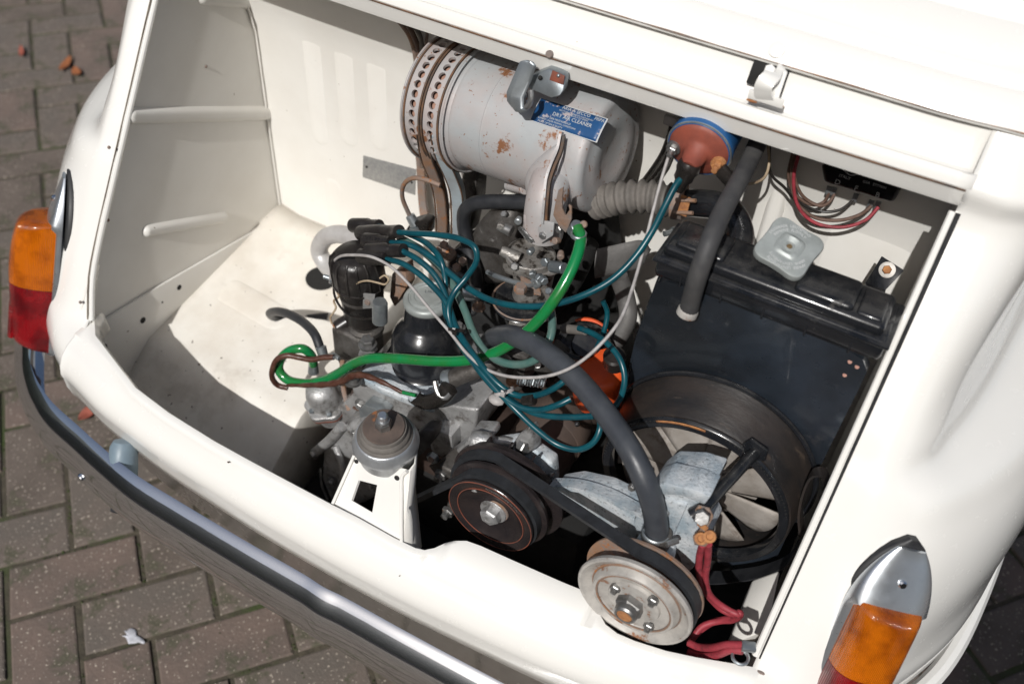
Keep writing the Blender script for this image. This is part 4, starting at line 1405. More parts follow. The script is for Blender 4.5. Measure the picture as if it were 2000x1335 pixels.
# lower left timing case and brackets
tc_ = part(eng, "timing_case", G().prism(P3([(628, 872, .310), (652, 848, .310), (680, 828, .310), (712, 818, .310), (752, 850, .310), (770, 905, .310), (760, 960, .310), (700, 990, .310), (645, 985, .310), (625, 935, .310)]), V((0, .06, 0)), bev=.010, seg=4), M_alu, angle=60)
part(tc_, "case_rib", G().tube(P3([(614, 884, .305), (645, 858, .306), (668, 832, .310)]), .0070, 12), M_alu)
part(tc_, "bolt", G().hexb(U(616, 884, .302), V((-.4, -.6, -.3)), .0062, .006), M_steel, angle=25)
part(tc_, "bolt", G().hexb(U(694, 845, .303), NY, .0055, .005), M_steel, angle=25)
part(eng, "bracket_block", G().prism(P3([(836, 848, .318), (850, 838, .318), (882, 852, .318), (884, 880, .318), (862, 892, .318), (842, 880, .318)]), V((0, .03, 0)), bev=.002), M_alu)
bolt(eng, 848, 890, .300, NY, .0078, .007, M_zinc)
part(eng, "stud_end", G().lathe(U(845, 893, .296), NY, [(0, .0042), (.005, .004), (.005, .001)], 12), M_rust)
part(eng, "steel_bracket", G().prism(P3([(700, 800, .318), (712, 790, .318), (738, 800, .318), (752, 812, .318), (720, 820, .318), (702, 815, .318)]), V((0, .02, 0)), bev=.0015), M_zinc)
part(eng, "lifting_tab", G().prism([UZ(*p, .548) for p in ((700, 690), (708, 668), (724, 658), (738, 680), (722, 700), (704, 716))], V((0, 0, -.003)), bev=.001), M_alu)
part(eng, "breather_ledge", G().box(U(700, 660, .40), (.05, .05, .055), bev=.006, seg=3), M_aludark)
# dark castings behind: inlet side
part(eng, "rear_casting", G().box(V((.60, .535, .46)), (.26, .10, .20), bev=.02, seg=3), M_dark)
part(eng, "manifold_lump", G().prism(P3([(930, 438, .50), (955, 414, .50), (1000, 410, .50), (1010, 470, .50), (1000, 560, .50), (950, 560, .50), (905, 540, .50), (912, 470, .50)]), V((0, .05, 0)), bev=.012, seg=4), M_aludark, angle=60)
part(eng, "manifold_lump", G().prism(P3([(870, 500, .49), (895, 478, .49), (925, 490, .49), (940, 560, .49), (930, 620, .48), (880, 640, .47), (860, 560, .48)]), V((0, .05, 0)), bev=.010, seg=4), M_black, angle=60)
part(eng, "rusty_stud_plate", G().box(U(872, 492, .485), (.026, .02, .008), rot=Matrix.Rotation(.3, 3, 'Y'), bev=.003), M_rust)
for (px, py, y) in ((872, 492, .470), (893, 524, .462), (868, 480, .475), (905, 512, .46)):
    bolt(eng, px, py, y, V((.1, -.5, .8)), .0055, .007, M_rust)
part(eng, "rusty_side_plate", G().prism(P3([(765, 535, .44), (790, 520, .44), (795, 560, .43), (770, 600, .43), (760, 580, .43)]), V((0, .02, 0)), bev=.002), M_rust)
part(eng, "clamp_tube", G().cyl(U(902, 572, .43), U(938, 577, .44), .0085, seg=18, bev=.001), M_zinc)
part(eng, "connector_stub", G().ball(U(970, 780, .31), .0075, 10, (1.3, 1, .7)), M_white)

part(eng, "dark_filler", G().prism(P3([(1085, 410, .575), (1180, 425, .575), (1192, 520, .575), (1205, 640, .575), (1235, 800, .56), (1200, 930, .54), (1080, 930, .54), (1030, 600, .57), (1010, 460, .575)]), V((0, .045, 0)), bev=.008), M_dark)  # dark filler added to cover the bright firewall between engine and radiator
part(eng, "inlet_manifold", G().tube(P3([(1140, 470, .54), (1120, 520, .53), (1090, 570, .52), (1050, 610, .50)]), .020, 18), M_dark)
# ---- oil filler tower and cap
oc = V((.5075, .415, .5))
tower = thing("oil_filler", oc, "glossy black oil filler tower rising from the cylinder head", "oil filler")
part(tower, "filler_body", G().lathe(V((.516, .404, .512)), V((-.06, .1, 1)), [(0, .050), (.004, .053), (.007, .052), (.010, .046), (.030, .0445), (.044, .0435), (.056, .0385), (.064, .031), (.068, .0275), (.090, .0265)], 48, oval=.98), M_black, angle=50)
part(tower, "filler_flange", G().prism([UZ(*p, .522) for p in ((752, 690), (770, 660), (830, 645), (893, 660), (905, 700), (898, 742), (862, 760), (815, 752), (768, 722))], V((0, 0, -.006)), bev=.0025, seg=3), M_black)
occ = V((.5105, .4195, .606))
ax = V((-.08, -.06, 1)).normalized()
ocap = part(tower, "filler_cap", G().lathe(occ, ax, [(-.004, .029), (0, .0312), (.004, .0312), (.006, .0300), (.008, .0275), (.0082, .0245), (.0070, .0235), (.0078, .0218), (.0100, .0206), (.0104, .0170), (.0096, .0160), (.0100, .001)], 56), mat("galvanised", (.4, .4, .4)), angle=35)
uu, ww = basis(ax)
part(ocap, "embossed_lettering", text_g("URBE", .0075, lambda x, y, z: occ + ax * (.0101 + z) + V((1, .35, .08)).normalized() * (x + .004) + V((-.35, 1, .04)).normalized() * (y + .005), .0002), M_zinc)

# ---- air cleaner
CA = V((.440, .560, .795))
CB = V((.690, .536, .815))
cax = (CB - CA).normalized()
cu, cw = basis(cax)            # cu ~ up, cw ~ sideways
acl = thing("air_cleaner", V((.565, .55, .60)), "weathered grey drum air cleaner with perforated end and blue label under the rail", "air cleaner")
CLN = (CB - CA).length


def onc(t, a, r):          # point on the drum: t along axis, a angle from -Y (towards the rear) up to +Z
    back = (NY - cax * NY.dot(cax)).normalized()
    upv = (ZU - cax * ZU.dot(cax) - back * ZU.dot(back)).normalized()
    return CA + cax * t + back * (math.cos(a) * r) + upv * (math.sin(a) * r)


def drum(prof, seg=72):
    g = G()
    rows = [[onc(t, 2 * math.pi * k / seg, r) for k in range(seg)] for t, r in prof]
    g.grid(rows, wrap=True)
    g.f.append(tuple(range(seg)))
    g.f.append(tuple(range((len(prof) - 1) * seg, len(prof) * seg)))
    return g


part(acl, "drum", drum([(.060, .0660), (.062, .0680), (.066, .0685), (.105, .0685), (.1055, .0678), (.1075, .0678), (.108, .0685), (.215, .0690), (.228, .0690), (.232, .0680), (.2355, .0650), (.2365, .060), (.2360, .050), (.2380, .046), (.2380, .030), (.2365, .026), (.2365, .002)]), M_cleaner, angle=50)
part(acl, "filter_element", drum([(.006, .062), (.008, .0665), (.056, .0665), (.058, .062)]), M_filter)


def perforated(t0, t1, r, n, a0, a1, th=.0009):
    """band with real round holes between angles a0..a1; solid for the rest"""
    g = G()
    da = (a1 - a0) / n
    w = t1 - t0
    tc = (t0 + t1) / 2
    hr = min(w * .40, r * da * .40)
    for i in range(n):
        c = a0 + da * (i + .5)
        sq, ci, ci2 = [], [], []
        for k in range(16):
            th_ = 2 * math.pi * k / 16
            ct, st = math.cos(th_), math.sin(th_)
            m = max(abs(ct), abs(st))
            sq.append(onc(tc + ct / m * w / 2, c + st / m * da / 2, r))
            ci.append(onc(tc + ct * hr, c + st * hr / r, r))
            ci2.append(onc(tc + ct * hr, c + st * hr / r, r - .0035))
        g.grid([sq, ci, ci2], wrap=True)
    m = 40
    rows = [[onc(t, a1 + (2 * math.pi - (a1 - a0)) * k / m, r) for k in range(m + 1)] for t in (t0, t1)]
    g.grid(rows)
    return g


part(acl, "perforated_band", perforated(.004, .0245, .0745, 22, -.62, 2.75), M_cleaner, angle=50)
part(acl, "perforated_band", perforated(.0305, .0510, .0745, 22, -.55, 2.82), M_cleaner, angle=50)
for t, r in ((.0, .0765), (.0032, .0755), (.0260, .0765), (.0295, .0765), (.0525, .0760), (.0580, .0745)):
    part(acl, "band_rim", G().tube([onc(t, 2 * math.pi * k / 72, r) for k in range(72)], .0013, 6, raw=True, closed=True), M_darkedge if t in (.0032, .0260, .0295, .0525) else M_cleaner)
part(acl, "band_lining", drum([(.0262, .060), (.0262, .0742), (.0290, .0742), (.0290, .060)]), M_darkedge)
part(acl, "drum_lid", drum([(-.004, .050), (-.0045, .066), (-.002, .0750), (.003, .0760), (.003, .060)]), M_cleaner, angle=50)
part(acl, "drum_shoulder", drum([(.051, .0742), (.055, .0740), (.058, .0705), (.062, .0682)]), M_cleaner)
# long strap legs that carry the drum
for (pts, w, m) in ((((830, 262, .488), (838, 310, .498), (852, 345, .510), (862, 380, .520), (866, 420, .528), (866, 462, .535)), .0135, M_rust),
                    (((858, 262, .487), (866, 302, .497), (882, 338, .510), (894, 372, .520), (897, 410, .528), (897, 462, .535)), .0150, mat("blue_grey_strap", (.36, .42, .45), (.28, .30, .31), (.28, .13, .07), thr=.68, rough=.5, s1=20, s3=40, bump=.15))):
    lg = part(acl, "strap_leg", G().bar(P3(pts), w, .010, (1, .25, 0)), m)
    for sg in (-1, 1):
        part(lg, "strap_edge", G().tube([p + V((sg * w * .52, sg * .0016 - .005, 0)) for p in spline(P3(pts), 6)], .0011, 6, raw=True), M_darkedge)
part(acl, "rear_yoke", G().prism(P3([(905, 330, .56), (932, 332, .56), (928, 400, .56), (915, 460, .56), (898, 460, .56), (892, 380, .56)]), V((0, .03, 0)), bev=.004), M_aludark)
# outlet elbow
el = part(acl, "outlet_elbow", G().tube(P3([(1092, 300, .525), (1088, 318, .505), (1080, 345, .480), (1072, 372, .462), (1066, 402, .453), (1062, 438, .450), (1060, 455, .450)]), lambda t: .0228, 28), M_cleaner, angle=60)
# teardrop fairing where the elbow leaves the drum
rows = []
tc0, tc1 = (U(1094, 300, .485) - CA).dot(cax), (U(1078, 300, .485) - CA).dot(cax)
for i in range(17):
    t = i / 16
    ang_ = .50 - 1.0 * t
    hw_ = .0010 + .030 * math.sin(min(1, t * 1.1) * math.pi / 2) ** .9
    r = []
    for k in range(15):
        a = math.pi * k / 14
        r.append(onc(tc0 + (tc1 - tc0) * t - math.cos(a) * hw_, ang_, .0683 + math.sin(a) ** 1.4 * (.003 + .018 * t)))
    rows.append(r)
part(el, "elbow_fairing", G().grid(rows), M_cleaner, angle=60, solid=.001)
part(el, "seam_ridge", G().bar(P3([(1097, 258, .4765), (1090, 292, .466), (1076, 326, .449), (1068, 352, .439), (1065, 390, .4285), (1062, 432, .4265)]), .0028, .010, (1, .1, 0)), M_cleaner)
part(el, "seam_gap", G().bar(P3([(1102, 266, .4755), (1096, 296, .465), (1082, 330, .450), (1074, 356, .441), (1070, 392, .4305), (1068, 432, .4285)]), .0028, .006, (1, .1, 0)), M_darkedge)
part(acl, "vent_stub", G().cyl(U(993, 362, .52), U(1026, 370, .50), .0062, seg=16, bev=.0006), M_cleaner)
part(acl, "drum_rivet", G().ball(U(973, 327, .500), .0022, 8), M_darkedge)
# blue label wrapped on the drum
TL, BR = U(1035, 180, .4895), U(1175, 245, .475)
lt0 = (U(1036, 212, .494) - CA).dot(cax)
lt1 = (U(1174, 212, .488) - CA).dot(cax)


def labelmap(x, y, z):        # x in 0..1 along, y in 0..1 up the label
    return onc(lt0 + (lt1 - lt0) * x, .70 + .40 * y, .0692 + z)


rows = [[labelmap(i / 12, j / 6, .0003) for i in range(13)] for j in range(7)]
lab = part(acl, "blue_label", G().grid(rows), M_label, solid=.0004)
for (bt, a0, a1) in (("x", 0, 0.02), ("x", .98, 1), ("y", 0, .03), ("y", .97, 1)):
    if bt == "x":
        rows = [[labelmap(a0 + (a1 - a0) * i, j / 6, .0008) for i in range(2)] for j in range(7)]
    else:
        rows = [[labelmap(i / 12, a0 + (a1 - a0) * j, .0008) for i in range(13)] for j in range(2)]
    part(lab, "label_border", G().grid(rows), M_print)
LW, LH = (lt1 - lt0), .40 * .069
for txt, sz, x, y in (("ARIA A SECCO", .0052, .56, .88), ("DRY AIR CLEANER", .0058, .56, .52), ("SOSTITUIRE L'ELEMENTO OGNI 8000 KM", .0023, .58, .74), ("NORMALMENTE O PIU' SPESSO", .0023, .58, .66),
                      ("EVERY 5000 MILES REPLACE", .0029, .36, .33), ("ELEMENT UNDER NORMAL CONDITIONS", .0025, .38, .22), ("MORE OFTEN IF DUSTY", .0029, .30, .10), ("FISPA", .0050, .90, .86)):
    part(lab, "label_lettering", text_g(txt, sz, (lambda x0, y0: lambda x, y, z: labelmap(x0 + x / LW, y0 + y / LH, .0006 + z))(x, y), .0001), M_print)

# ---- carburettor
cc = U(1046, 520, .455)
carb = thing("carburettor", V((cc.x, cc.y, .57)), "grimy grey carburettor under the air cleaner elbow, full of screws and levers", "carburettor")
cb = V((.632, .455, .640))
M_carb = mat("greasy_carb", (.36, .345, .325), (.18, .16, .14), (.05, .042, .035), thr=.54, rough=.42, metal=.55, s1=60, s3=60, bump=.5, sb=300)
part(carb, "carb_body", G().lathe(cb, ZU, [(-.012, .020), (.0, .0235), (.020, .0225), (.040, .024), (.056, .027), (.060, .0275)], 32), M_carb, angle=50)
part(carb, "top_flange", G().prism([cb + V((math.cos(a) * .030 * (1 + .12 * math.cos(3 * a)), math.sin(a) * .030 * (1 + .12 * math.cos(3 * a)), .060)) for a in [k * math.pi / 18 for k in range(36)]], V((0, 0, .0045)), bev=.001), M_carb)
part(carb, "float_bowl", G().box(cb + V((-.022, .004, .052)), (.026, .040, .030), bev=.006, seg=3), M_carb, angle=60)
part(carb, "lower_flange", G().prism([cb + V((math.cos(a) * .024 * (1 + .2 * math.cos(2 * a)), math.sin(a) * .024 * (1 + .2 * math.cos(2 * a)), -.016)) for a in [k * math.pi / 18 for k in range(36)]], V((0, 0, .005)), bev=.001), M_aludark)
part(carb, "heat_dish", G().lathe(U(1020, 588, .44) , V((0, -.1, 1)), [(0, .034), (.0015, .0355), (.003, .034), (.002, .020), (.002, .001)], 40), M_black, angle=50)
part(carb, "dish_bead", G().tube([U(1020, 588, .44) + V((math.cos(a) * .0350, math.sin(a) * .0350, .0028)) for a in [k * math.pi / 24 for k in range(48)]], .0012, 6, raw=True, closed=True), M_rust)
part(carb, "jet_barrel", G().cyl(U(978, 488, .435), U(1014, 505, .44), .0060, .0075, 16, bev=.0008), M_carb)
part(carb, "jet_barrel", G().cyl(U(1078, 520, .425), U(1102, 524, .418), .0068, .0062, 16, bev=.0008), M_zinc)
part(carb, "choke_stub", G().cyl(U(974, 440, .45), U(1000, 452, .45), .0055, .0070, 12, bev=.0008), M_steel)
for (px, py, y, r) in ((985, 418, .45, .0052), (978, 442, .445, .0055), (1012, 432, .43, .005), (1140, 438, .43, .005), (1060, 460, .424, .0055), (1064, 512, .424, .0065), (1040, 536, .424, .0055), (1085, 470, .425, .005), (1095, 500, .42, .005), (1014, 568, .41, .0055), (1072, 568, .41, .005), (1005, 520, .42, .0062), (1035, 492, .428, .0048), (1092, 448, .43, .0055)):
    q = U(px, py, y)
    d = V((random.uniform(-.5, .5), -1, random.uniform(-.2, .9)))
    part(carb, "carb_screw", G().lathe(q + d.normalized() * -.006, d, [(0, r * .62), (.004, r * .8), (.0075, r * .8), (.0085, r * .6), (.0085, .001)], 6 if r > .005 else 12), random.choice([M_steel, M_carb, M_rust, M_zinc]))
for (px, py, y) in ((1043, 548, .418), (1052, 540, .416), (1060, 545, .412)):
    bolt(carb, px, py, y, V((.8, -.6, .1)), .0048, .006, M_zinc)
part(carb, "return_spring", G().tube([U(1036, 470, .424).lerp(U(1018, 448, .43), t / 60) + V((math.cos(t * .9) * .0035, 0, math.sin(t * .9) * .0035)) for t in range(61)], .0008, 5, raw=True), M_steel)
part(carb, "throttle_lever", G().bar(P3([(1018, 545, .418), (1032, 552, .415), (1048, 562, .412), (1050, 575, .412)]), .008, .0022, (0, 0, 1)), M_rust)
part(carb, "link_rod", G().tube(P3([(952, 531, .430), (972, 540, .424), (1010, 552, .418), (1040, 556, .414), (1049, 548, .413), (1052, 556, .412), (1046, 560, .412)]), .0030, 10), M_zinc)
part(carb, "elbow_clamp", G().lathe(cb + V((-.004, -.004, .068)), ZU, [(-.004, .0270), (-.003, .0285), (.004, .0285), (.005, .0270)], 32, cap=False), M_carb)
for (pts) in ([(1022, 420, .434), (1040, 430, .430), (1046, 450, .427), (1030, 470, .428), (1026, 455, .430)], [(1050, 445, .426), (1062, 432, .424), (1082, 436, .424), (1080, 460, .424), (1056, 476, .424)]):
    part(carb, "clamp_ear", G().prism(P3(pts), V((0, .003, 0)), bev=.0008), M_cleaner)
part(carb, "rusty_hook", G().prism(P3([(1090, 372, .425), (1100, 366, .425), (1098, 385, .425), (1098, 408, .425), (1104, 422, .425), (1112, 410, .425), (1110, 400, .425), (1116, 404, .425), (1116, 428, .424), (1105, 455, .423), (1092, 442, .423), (1080, 420, .424), (1084, 398, .425)]), V((0, .0025, 0)), bev=.0006), M_rust)
part(carb, "fuel_inlet", G().cyl(U(1118, 452, .428), U(1128, 440, .425), .0070, seg=14, bev=.001), M_zinc)
part(carb, "inlet_pipe", G().tube(P3([(1030, 610, .44), (1018, 640, .435), (1005, 668, .43)]), .0165, 20), M_carb)
part(carb, "flange_nut", G().hexb(U(1016, 568, .408), ZU, .0075, .008), M_rust)
part(carb, "vapour_pipe", G().tube(P3([(1062, 560, .415), (1072, 580, .415), (1078, 610, .41), (1076, 640, .41)]), .0042, 10), M_rubberg)

# ---- distributor
dc = U(718, 560, .405)
dist = thing("distributor", V((dc.x, dc.y, .49)), "dark brown distributor with five lead towers and a small grey condenser", "distributor")
dax = V((-.05, -.05, 1)).normalized()
D0 = U(714, 618, .405)
part(dist, "distributor_body", G().lathe(D0, dax, [(-.008, .018), (-.003, .0230), (.002, .0262), (.006, .0270), (.056, .0270), (.058, .0285), (.061, .0285)], 36), M_blackp, angle=50)
capg = G().lathe(D0, dax, [(.060, .0290), (.062, .0322), (.066, .0332), (.090, .0328), (.102, .0300), (.108, .0240), (.110, .012), (.110, .001)], 36)
dcap = part(dist, "distributor_cap", capg, mat("worn_bakelite", (.014, .012, .012), (.028, .025, .023), (.09, .082, .075), thr=.60, soft=.14, rough=.32, s1=40, s3=50, bump=.25), angle=60)
for (a, b) in (((705, 455, .43), (780, 452, .405)), ((690, 440, .45), (741, 441, .44)), ((715, 470, .40), (764, 474, .395)), ((720, 490, .385), (788, 489, .380)), ((706, 500, .38), (756, 506, .372))):
    A, B = U(*a), U(*b)
    tw = part(dcap, "lead_tower", G().lathe(A, B - A, [(0, .0095), ((B - A).length * .55, .0095), ((B - A).length * .6, .0078), ((B - A).length, .0080)], 18), MATS["worn_bakelite"], angle=40)
for k in range(7):
    a = -2.6 + k * .42
    part(dcap, "cap_rib", G().tube([D0 + dax * t + V((math.cos(a) * r, math.sin(a) * r, 0)) for t, r in ((.064, .0332), (.090, .0330), (.101, .0305), (.107, .0250))], .0016, 6, raw=True), MATS["worn_bakelite"])
part(dist, "body_band", G().lathe(D0, dax, [(.040, .0270), (.040, .0280), (.044, .0280), (.044, .0270)], 36), M_aludark)
part(dcap, "cap_ridge", G().tube([D0 + dax * .063 + V((math.cos(a) * .0330, math.sin(a) * .0330, 0)) for a in [k * math.pi / 20 for k in range(40)]], .0016, 6, raw=True, closed=True), M_blackp)
part(dcap, "embossed_lettering", text_g("MARELLI", .0075, lambda x, y, z: U(722, 466, .378) + V((.95, .12, .10)).normalized() * x + V((0, .35, .9)).normalized() * y + V((0, -z, 0)), .0003), MATS["worn_bakelite"])
part(dist, "condenser", G().lathe(U(742, 628, .372), V((.03, .02, 1)), [(0, .0085), (.001, .0095), (.030, .0095), (.0335, .0082), (.034, .001)], 24), M_zinc, label="small grey condenser can clipped on its side")
part(dist, "condenser_bracket", G().prism(P3([(709, 573, .378), (732, 575, .376), (730, 602, .376), (708, 603, .378)]), V((0, .002, 0)), bev=.0005), M_plate)
part(dist, "bracket_screw", G().lathe(U(718, 590, .3765), NY, [(0, .0042), (.0018, .0038), (.0018, .001)], 12), M_rust)
part(dist, "spring_clip", G().tube(P3([(695, 572, .376), (690, 562, .376), (700, 552, .374), (718, 548, .372), (738, 552, .370), (752, 555, .370), (759, 545, .370), (752, 538, .371), (742, 543, .371)]), .0012, 6), M_beige)
part(dist, "terminal_bolt", G().lathe(U(664, 550, .39), V((-1, -.15, .05)), [(0, .0075), (.006, .0075), (.006, .0055), (.012, .0055), (.012, .0032), (.022, .0032)], 12), M_zinc, angle=25)
part(dist, "terminal_block", G().box(U(668, 552, .395), (.014, .012, .022), bev=.002), M_blackp)
part(dist, "earth_lead", G().tube(P3([(652, 555, .385), (653, 575, .383), (664, 598, .380), (684, 616, .374), (710, 622, .370), (728, 622, .370)]), .0016, 7), M_blackp)
part(dist, "beige_lead", G().tube(P3([(665, 562, .386), (658, 568, .385), (662, 578, .384), (652, 588, .384), (656, 600, .382), (650, 612, .380), (645, 620, .378), (648, 632, .376)]), .0014, 7), M_beige)
part(dist, "adjuster_tube", G().cyl(U(687, 622, .400), U(660, 640, .385), .0100, .0105, 20, bev=.001), M_blackp)
part(dist, "adjuster_cap", G().lathe(U(659, 641, .3845), U(660, 640, .385) - U(687, 622, .400), [(0, .0095), (.002, .0092), (.0022, .001)], 20), M_rust)
part(dist, "clamp_collar", G().lathe(D0 + V((.004, -.004, -.020)), dax, [(0, .020), (.004, .023), (.010, .023), (.014, .019)], 28), M_aludark)

# ---- fuel pump
fp = U(642, 760, .350)
fpu = thing("fuel_pump", V((fp.x, fp.y, .41)), "small grey domed fuel pump with red gasket left of the cylinder head", "fuel pump")
fax = V((-.10, -.20, 1)).normalized()
F0 = U(642, 795, .350)
part(fpu, "lower_housing", G().lathe(F0, fax, [(a_ * 1.25, b_ * 1.22) for a_, b_ in [(-.022, .012), (-.018, .016), (0, .0185), (.002, .0215)]], 32), M_alu)
part(fpu, "gasket", G().lathe(F0, fax, [(a_ * 1.25, b_ * 1.22) for a_, b_ in [(.0015, .0232), (.0040, .0236), (.0045, .0232)]], 32, lobes=(6, .05)), M_rustred)
part(fpu, "flange", G().lathe(F0, fax, [(a_ * 1.25, b_ * 1.22) for a_, b_ in [(.0045, .0235), (.010, .0240), (.0115, .0225), (.012, .0185)]], 36, lobes=(6, .06)), M_alu)
part(fpu, "dome", G().lathe(F0, fax, [(a_ * 1.25, b_ * 1.22) for a_, b_ in [(.012, .0190), (.030, .0175), (.038, .0150), (.0415, .009), (.042, .001)]], 32), M_alu, angle=60)
for k in range(6):
    a = k * math.pi / 3 + .3
    part(fpu, "flange_screw", G().lathe(F0 + fax * .0135 + V((math.cos(a) * .0248, math.sin(a) * .0248, 0)), fax, [(0, .0036), (.003, .0034), (.0034, .001)], 10), M_zinc)
part(fpu, "outlet_nipple", G().cyl(U(612, 726, .352), U(612, 706, .352), .0075, .0060, 16, bev=.001), M_zinc)
part(fpu, "inlet_nipple", G().cyl(U(632, 696, .356), U(626, 676, .360), .0065, .0072, 14, bev=.001), M_zinc)
bolt(fpu, 650, 692, .352, V((1, -.2, .1)), .0032, .012, M_zinc)
part(fpu, "pump_arm_housing", G().prism(P3([(652, 800, .345), (690, 770, .345), (700, 800, .345), (672, 832, .345), (656, 828, .345)]), V((0, .03, 0)), bev=.003), M_alu)

# ---- engine mount and its cream bracket
m0 = U(752, 880, .275)
mnt = thing("engine_mount", V((m0.x, m0.y, .43)), "round rubber engine mount with rusty washer on a cream pressed bracket", "engine mount")
max_ = V((.02, -.10, 1)).normalized()
MS = 1.06
Mz = U(750, 834, .228)
M_cup = mat("smooth_cup_alu", (.50, .52, .54), (.36, .37, .38), (.14, .13, .12), thr=.62, soft=.14, rough=.36, metal=.7, s1=30, s3=60, bump=.25)
part(mnt, "mount_cup", G().lathe(Mz, max_, [(a * MS, b * MS) for a, b in [(-.056, .018), (-.055, .026), (-.048, .0300), (-.034, .0320), (-.030, .0345), (-.026, .0352), (-.022, .0345), (-.018, .0325), (-.014, .0310), (-.013, .0295)]], 56), M_cup, angle=45)
part(mnt, "rubber_cone", G().lathe(Mz, max_, [(a * MS, b * MS) for a, b in [(-.015, .0298), (-.012, .0290), (-.010, .0270), (-.009, .0272), (-.006, .0262), (-.004, .0240), (-.003, .0242), (0, .0230)]], 48), M_rubberg, angle=40)
part(mnt, "rusty_washer", G().lathe(Mz, max_, [(a * MS, b * MS) for a, b in [(-.0005, .0215), (.0010, .0218), (.0022, .0212), (.0024, .008)]], 40), mat("washer_rust", (.16, .12, .10), (.10, .08, .07), (.34, .14, .06), thr=.56, rough=.6, metal=.4, s1=40, s3=26, bump=.3))
part(mnt, "mount_nut", G().hexb(Mz + max_ * .002, max_, .0095, .011, .35).lathe(Mz + max_ * .012, max_, [(a * MS, b * MS) for a, b in [(0, .0072), (.002, .0070), (.0025, .0045)]], 20), M_steel, angle=25)
part(mnt, "stud", G().lathe(Mz + max_ * .010, max_, [(a * MS, b * MS) for a, b in [(0, .0052), (.0115, .0052), (.0130, .004), (.0130, .001)]], 16), M_chromes)
part(mnt, "mount_arm", G().prism(P3([(800, 860, .290), (826, 838, .298), (850, 840, .302), (846, 862, .298), (826, 885, .290), (806, 905, .286)]), V((0, .02, 0)), bev=.004, seg=3), M_aludark)
brf = [U(694, 890, .222), U(802, 918, .214), UZ(788, 1062, .496), UZ(652, 984, .496)]
def quadpt(q, u, v):
    return q[0].lerp(q[1], u).lerp(q[3].lerp(q[2], u), v)


hin = [quadpt(brf, .20, .40), quadpt(brf, .50, .36), quadpt(brf, .52, .80), quadpt(brf, .20, .78)]

bn = ((brf[1] - brf[0]).cross(brf[3] - brf[0])).normalized()
if bn.y > 0:
    bn = -bn
g = G()
of, ifn = [], []
for q, dst in ((brf, of), (hin, ifn)):
    for i in range(4):
        for j in range(4):
            dst.append(q[i].lerp(q[(i + 1) % 4], j / 4))
g.grid([[p - bn * .003 for p in ifn], ifn, of, [p - bn * .003 for p in of], [p - bn * .003 for p in ifn]], wrap=True)
brk = part(mnt, "bracket", g, M_paint, label="cream pressed steel bracket with square window")
part(brk, "bracket_side", G().grid([[brf[1], U(812, 905, .225), U(816, 872, .245)], [quadpt(brf, 1, .5), U(806, 985, .212), U(812, 950, .240)], [brf[2], UZ(806, 1066, .494), UZ(824, 1068, .485)]]), M_bay, solid=.002)
part(brk, "bracket_bead", G().tube([brf[1] + V((-.003, -.003, 0)), quadpt(brf, .90, .12) + bn * .003, quadpt(brf, .93, .4) + bn * .003, quadpt(brf, .97, .75) + bn * .003, brf[2] + bn * .003], .0020, 8), M_paint)
part(brk, "bracket_bead", G().tube([brf[0] + bn * .002, quadpt(brf, .0, .3) + bn * .002, quadpt(brf, .0, .7) + bn * .002, brf[3] + bn * .002], .0020, 8), M_paint)
part(brk, "bracket_side", G().grid([[brf[0], brf[0] + V((-.004, .03, -.01))], [brf[3], brf[3] + V((-.004, .03, -.01))]]), M_bay, solid=.002)
part(brk, "relief_hole", G().ball(quadpt(brf, .80, .16), .0042, 10, (1, .5, 1)), M_dark)
part(brk, "relief_hole", G().ball(quadpt(brf, .06, .10), .0032, 10, (1, .5, 1)), M_dark)
part(brk, "bracket_foot", G().prism([UZ(*p, .488) for p in ((640, 978), (700, 1008), (780, 1052), (824, 1070), (815, 1076), (770, 1057), (690, 1014), (640, 988))], V((0, 0, -.004)), bev=.001), M_bay)
# small pipes behind the mount
solo("brake_pipes", G().tube(P3([(625, 915, .33), (628, 945, .31), (640, 975, .29)]), .0016, 7).tube(P3([(634, 912, .33), (638, 942, .31), (650, 972, .29)]), .0016, 7), M_steel, "pair of thin steel pipes dropping behind the cream bracket", "pipe")

# ---- oil filter
of_ = U(1172, 725, .42)
ofl = thing("oil_filter", V((of_.x, of_.y, .5)), "orange oil filter can half hidden below the thick black hose", "oil filter")
oax = V((.12, -.45, .85)).normalized()
part(ofl, "filter_can", G().lathe(U(1168, 716, .415), V((.05, .25, -1)), [(0, .024), (.003, .030), (.010, .0315), (.060, .0315), (.072, .026), (.078, .012), (.079, .001)], 48), M_orange, angle=60)
part(ofl, "filter_base", G().lathe(U(1140, 682, .435), V((.2, -.4, .9)), [(-.016, .034), (-.012, .036), (.0, .0355), (.008, .030), (.012, .016), (.018, .015)], 40), M_black, angle=50)
part(ofl, "filter_collar", G().lathe(U(1200, 702, .395), V((0, -.3, 1)), [(-.010, .0120), (.008, .0125), (.010, .010), (.010, .001)], 20), M_blackp)
part(ofl, "orange_ring", G().tube([U(1152, 650, .47) + V((math.cos(a) * .022, math.sin(a) * .010, math.sin(a) * .010)) for a in [k * math.pi / 16 for k in range(2, 15)]], .0035, 7, raw=True), M_orange)
